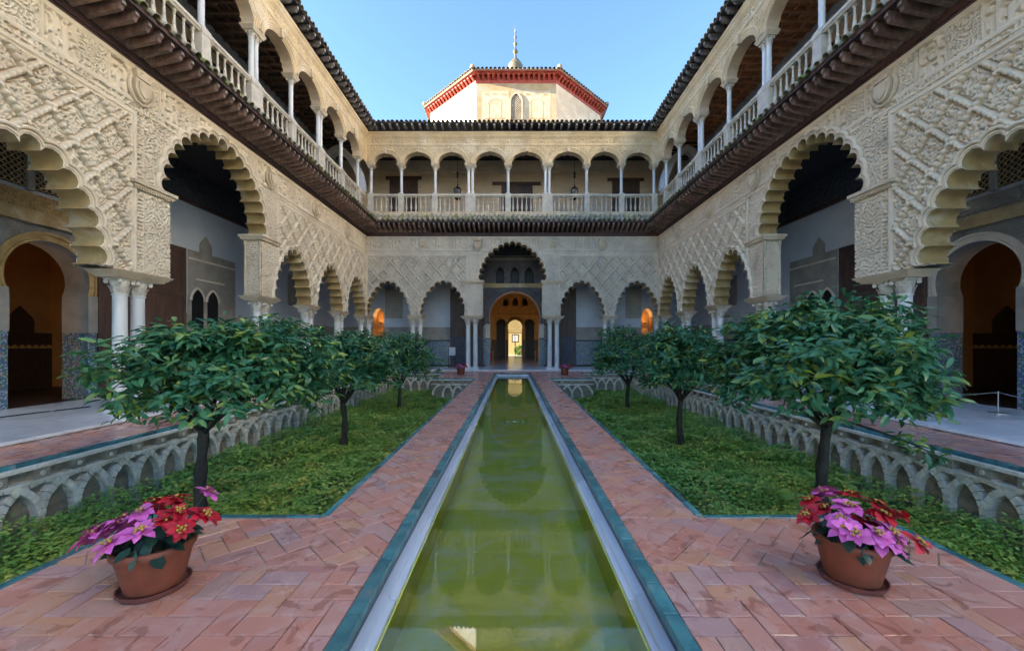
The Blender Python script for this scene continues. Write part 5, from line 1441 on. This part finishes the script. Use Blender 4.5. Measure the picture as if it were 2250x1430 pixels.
# ------------------------------------------------------------------ small furnishings
def lantern(x, y, z, lab):
    L_ = thing('hanging_lantern', lab, 'lantern', (x, y, z), 0, 'iron lanterns in the far upper gallery')
    MB().tube([(0, 0, .95), (0, 0, 2.98)], .012, 6).build('rod', 'black', L_)
    MB().box(-.05, -.05, 1.37, .05, .05, 1.73).build('ballast_box', 'black', L_)
    b = MB(); b.lathe([(.02, .98), (.05, .93), (.03, .88), (.10, .82), (.24, .70), (.26, .66)], n=6); b.build('cap', 'black', L_)
    MB().lathe([(.17, .14), (.235, .655)], n=6, caps=False).build('glass', 'glass', L_)
    mb = MB()
    for i in range(6):
        a = 2 * PI * (i + .5) / 6; mb.tube([(.17 * math.cos(a), .17 * math.sin(a), .13), (.24 * math.cos(a), .24 * math.sin(a), .66)], .012, 4)
    mb.build('cage', 'black', L_)
    MB().lathe([(.01, 0), (.05, .04), (.18, .12), (.18, .15)], n=6).build('foot', 'black', L_)
lantern(-3.30, YB + 1.6, 10.07, 'black iron lantern hanging in the upper gallery left of centre'); lantern(3.72, YB + 1.6, 10.07, 'black iron lantern hanging in the upper gallery right of centre')

I_ = thing('information_stand', 'dark metal information stand before the great doors left of the pool', 'stand', (-3.55, 23.35, ZM))
mb = MB()
for x in (-.19, .19): mb.box(x - .015, -.015, 0, x + .015, .015, 1.25)
mb.box(-.2, -.12, 0, -.17, .12, .03); mb.box(.17, -.12, 0, .2, .12, .03); mb.box(-.2, -.012, .05, .2, .012, .08); mb.build('frame', 'black', I_)
MB().box(-.17, -.03, .75, .20, -.016, 1.22).build('panel', 'paper', I_)

def stanchion(x, y, h, lab, rope=None, m='brass'):
    s_ = thing('stanchion', lab, 'barrier post', (x, y, ZM), 0, 'rope barrier posts')
    MB().lathe([(.14, 0), (.14, .015), (.03, .035), (.015, .05), (.015, h - .04), (.03, h - .03), (.03, h), (.005, h + .02)], n=14).build('post', m, s_, 40)
stanchion(-1.24, 25.35, .95, 'brass barrier post at left side of the great doorway'); stanchion(1.44, 25.35, .95, 'brass barrier post at right side of the great doorway')
for s_, x, lab in ((-1, -1.34, 'red velvet rope hanging at left jamb of the great doorway'), (1, 1.56, 'red velvet rope hanging at right jamb of the great doorway')):
    tag(MB().tube([(x, 25.3, 1.0), (x + s_ * .03, 25.31, .75), (x + s_ * .04, 25.31, .45), (x + s_ * .05, 25.32, .72), (x + s_ * .08, 25.33, .98)], .028, 8).build('barrier_rope', 'rope', None, True), lab, 'rope', 'red ropes at the doorway')
def low_rail(x, s_, lab):
    b = thing('rope_barrier', lab, 'barrier', (x, 8.2, ZM), 0, 'low rope barriers before the side doorways')
    for dy in (0, 2.2):
        MB().lathe([(.15, 0), (.15, .012), (.02, .03), (.011, .04), (.011, .42), (.018, .425), (.018, .45)], 0, dy, 12).build('post', 'steel', b, 40)
    MB().tube([(0, t * 2.2, .43 - .16 * math.sin(PI * t)) for t in np.linspace(0, 1, 9)] , .008, 6).build('cord', 'steel', b, True)
    MB().tube([(0 + s_ * .5 * t, -t * 1.4, .43 - .12 * math.sin(PI * t)) for t in np.linspace(0, 1, 9)], .008, 6).build('cord', 'steel', b, True)
low_rail(10.0, 1, 'low steel rope barrier before the doorway in right gallery')
tag(MB().tube([(-9.9 + .35 * t, 7.6 + 1.5 * t + .1 * math.sin(5 * t), ZM + .012) for t in np.linspace(0, 1, 14)], .012, 6).build('floor_cable', 'black', None, True), 'dark cable lying on the marble floor of left gallery', 'cable')
B_ = thing('bench', 'grey bench on the marble floor between columns of right wing', 'bench', (7.78, 7.35, ZM))
for dy in (0, .95): MB().box(-.17, dy - .03, 0, .17, dy + .03, .40).build('leg', 'steel', B_)
MB().box(-.20, -.12, .40, .20, 1.07, .45).build('seat', 'steel', B_)
MB().box(-.16, .03, .06, -.10, .92, .12).build('stretcher', 'steel', B_)

# garden seen through the far gate
gg = MB().box(-12, YB + 22.8, -.2, 12, YB + 40, ZM - .02).build('garden_path', 'fresco_pale'); gg['kind'] = 'structure'
gw = thing('boundary_wall', 'sunlit cream garden wall seen through the far gate', 'wall', (0, YB + 30.5, 0)); MB().box(-10, 0, 0, 10, .3, 5).build('wall_face', 'garden_wall', gw); MB().box(-10, -.08, 5, 10, .38, 5.2).build('coping', 'tile', gw)
gs = thing('picture_stand', 'dark framed board on a post in the garden beyond the gate', 'sign', (.34, YB + 25.5, ZM))
MB().box(-.03, 0, 0, .03, .05, 1.6).build('post', 'black', gs); MB().box(-.42, -.03, 1.6, .42, .02, 2.55).build('frame', 'black', gs); MB().box(-.32, -.045, 1.7, .32, -.031, 2.45).build('board', 'paper', gs)
sh = thing('garden_shrub', 'clipped green shrub in the garden beyond the gate', 'shrub', (1.0, YB + 27.5, 0))
r_ = np.random.default_rng(4); n = 2600; u = unit(r_.normal(size=(n, 3))); P = u * np.array([.75, .5, .6]) * r_.uniform(.75, 1.05, (n, 1)) + np.array([0, 0, .65]); d = unit(u + r_.normal(0, .6, (n, 3))); nn = unit(np.cross(d, unit(r_.normal(size=(n, 3)))))
V, F = leaf_cloud(P, d, nn, np.full(n, .12), np.full(n, .04)); ob('shrub_foliage', mesh_np('shrub_foliage', V, F, 'shrub', False), sh, kind='stuff')
MB().tube([(0, 0, 0), (0, 0, .5)], [.05, .03], 6).build('shrub_stem', 'bark', sh)

# ------------------------------------------------------------------ lit lamps
def uplight(x, y, z, power, lab, rad=.05, gz=.12):
    u_ = thing('floor_uplight', lab, 'lamp', (x, y, z), 0, 'warm interior lamps')
    MB().lathe([(.06, 0), (.07, .02), (.055, .10), (.05, .10), (.05, .06)], n=14, caps=False).build('housing', 'black', u_, 40)
    MB().lathe([(.01, .05), (.04, .06), (.045, .085), (.01, .10)], n=12).build('bulb', 'bulb', u_, True)
    l_ = bpy.data.lights.new('warm_lamp', 'POINT'); l_.energy = power; l_.color = (1, .55, .20); l_.shadow_soft_size = rad
    ob('lamp_light', l_, u_, (0, 0, gz))
uplight(-8.48, YB + GD + .40, 2.75, .22, 'warm uplight glowing in the niche at left end of far gallery')
uplight(8.52, YB + GD + .40, 2.75, .22, 'warm uplight glowing in the niche at right end of far gallery')
uplight(-3.6, YB + GD + 5.0, .07, 9, 'warm lamp lighting the hall beyond the great doorway, left side')
uplight(3.9, YB + GD + 5.0, .07, 9, 'warm lamp lighting the hall beyond the great doorway, right side')
uplight(-HW - GD - 1.0, 7.4,  .06, 8, 'warm lamp lighting the ochre room behind left doorway')
uplight(HW + GD + 1.0, 7.4,  .06, 2.5, 'warm lamp lighting the ochre room behind right doorway')
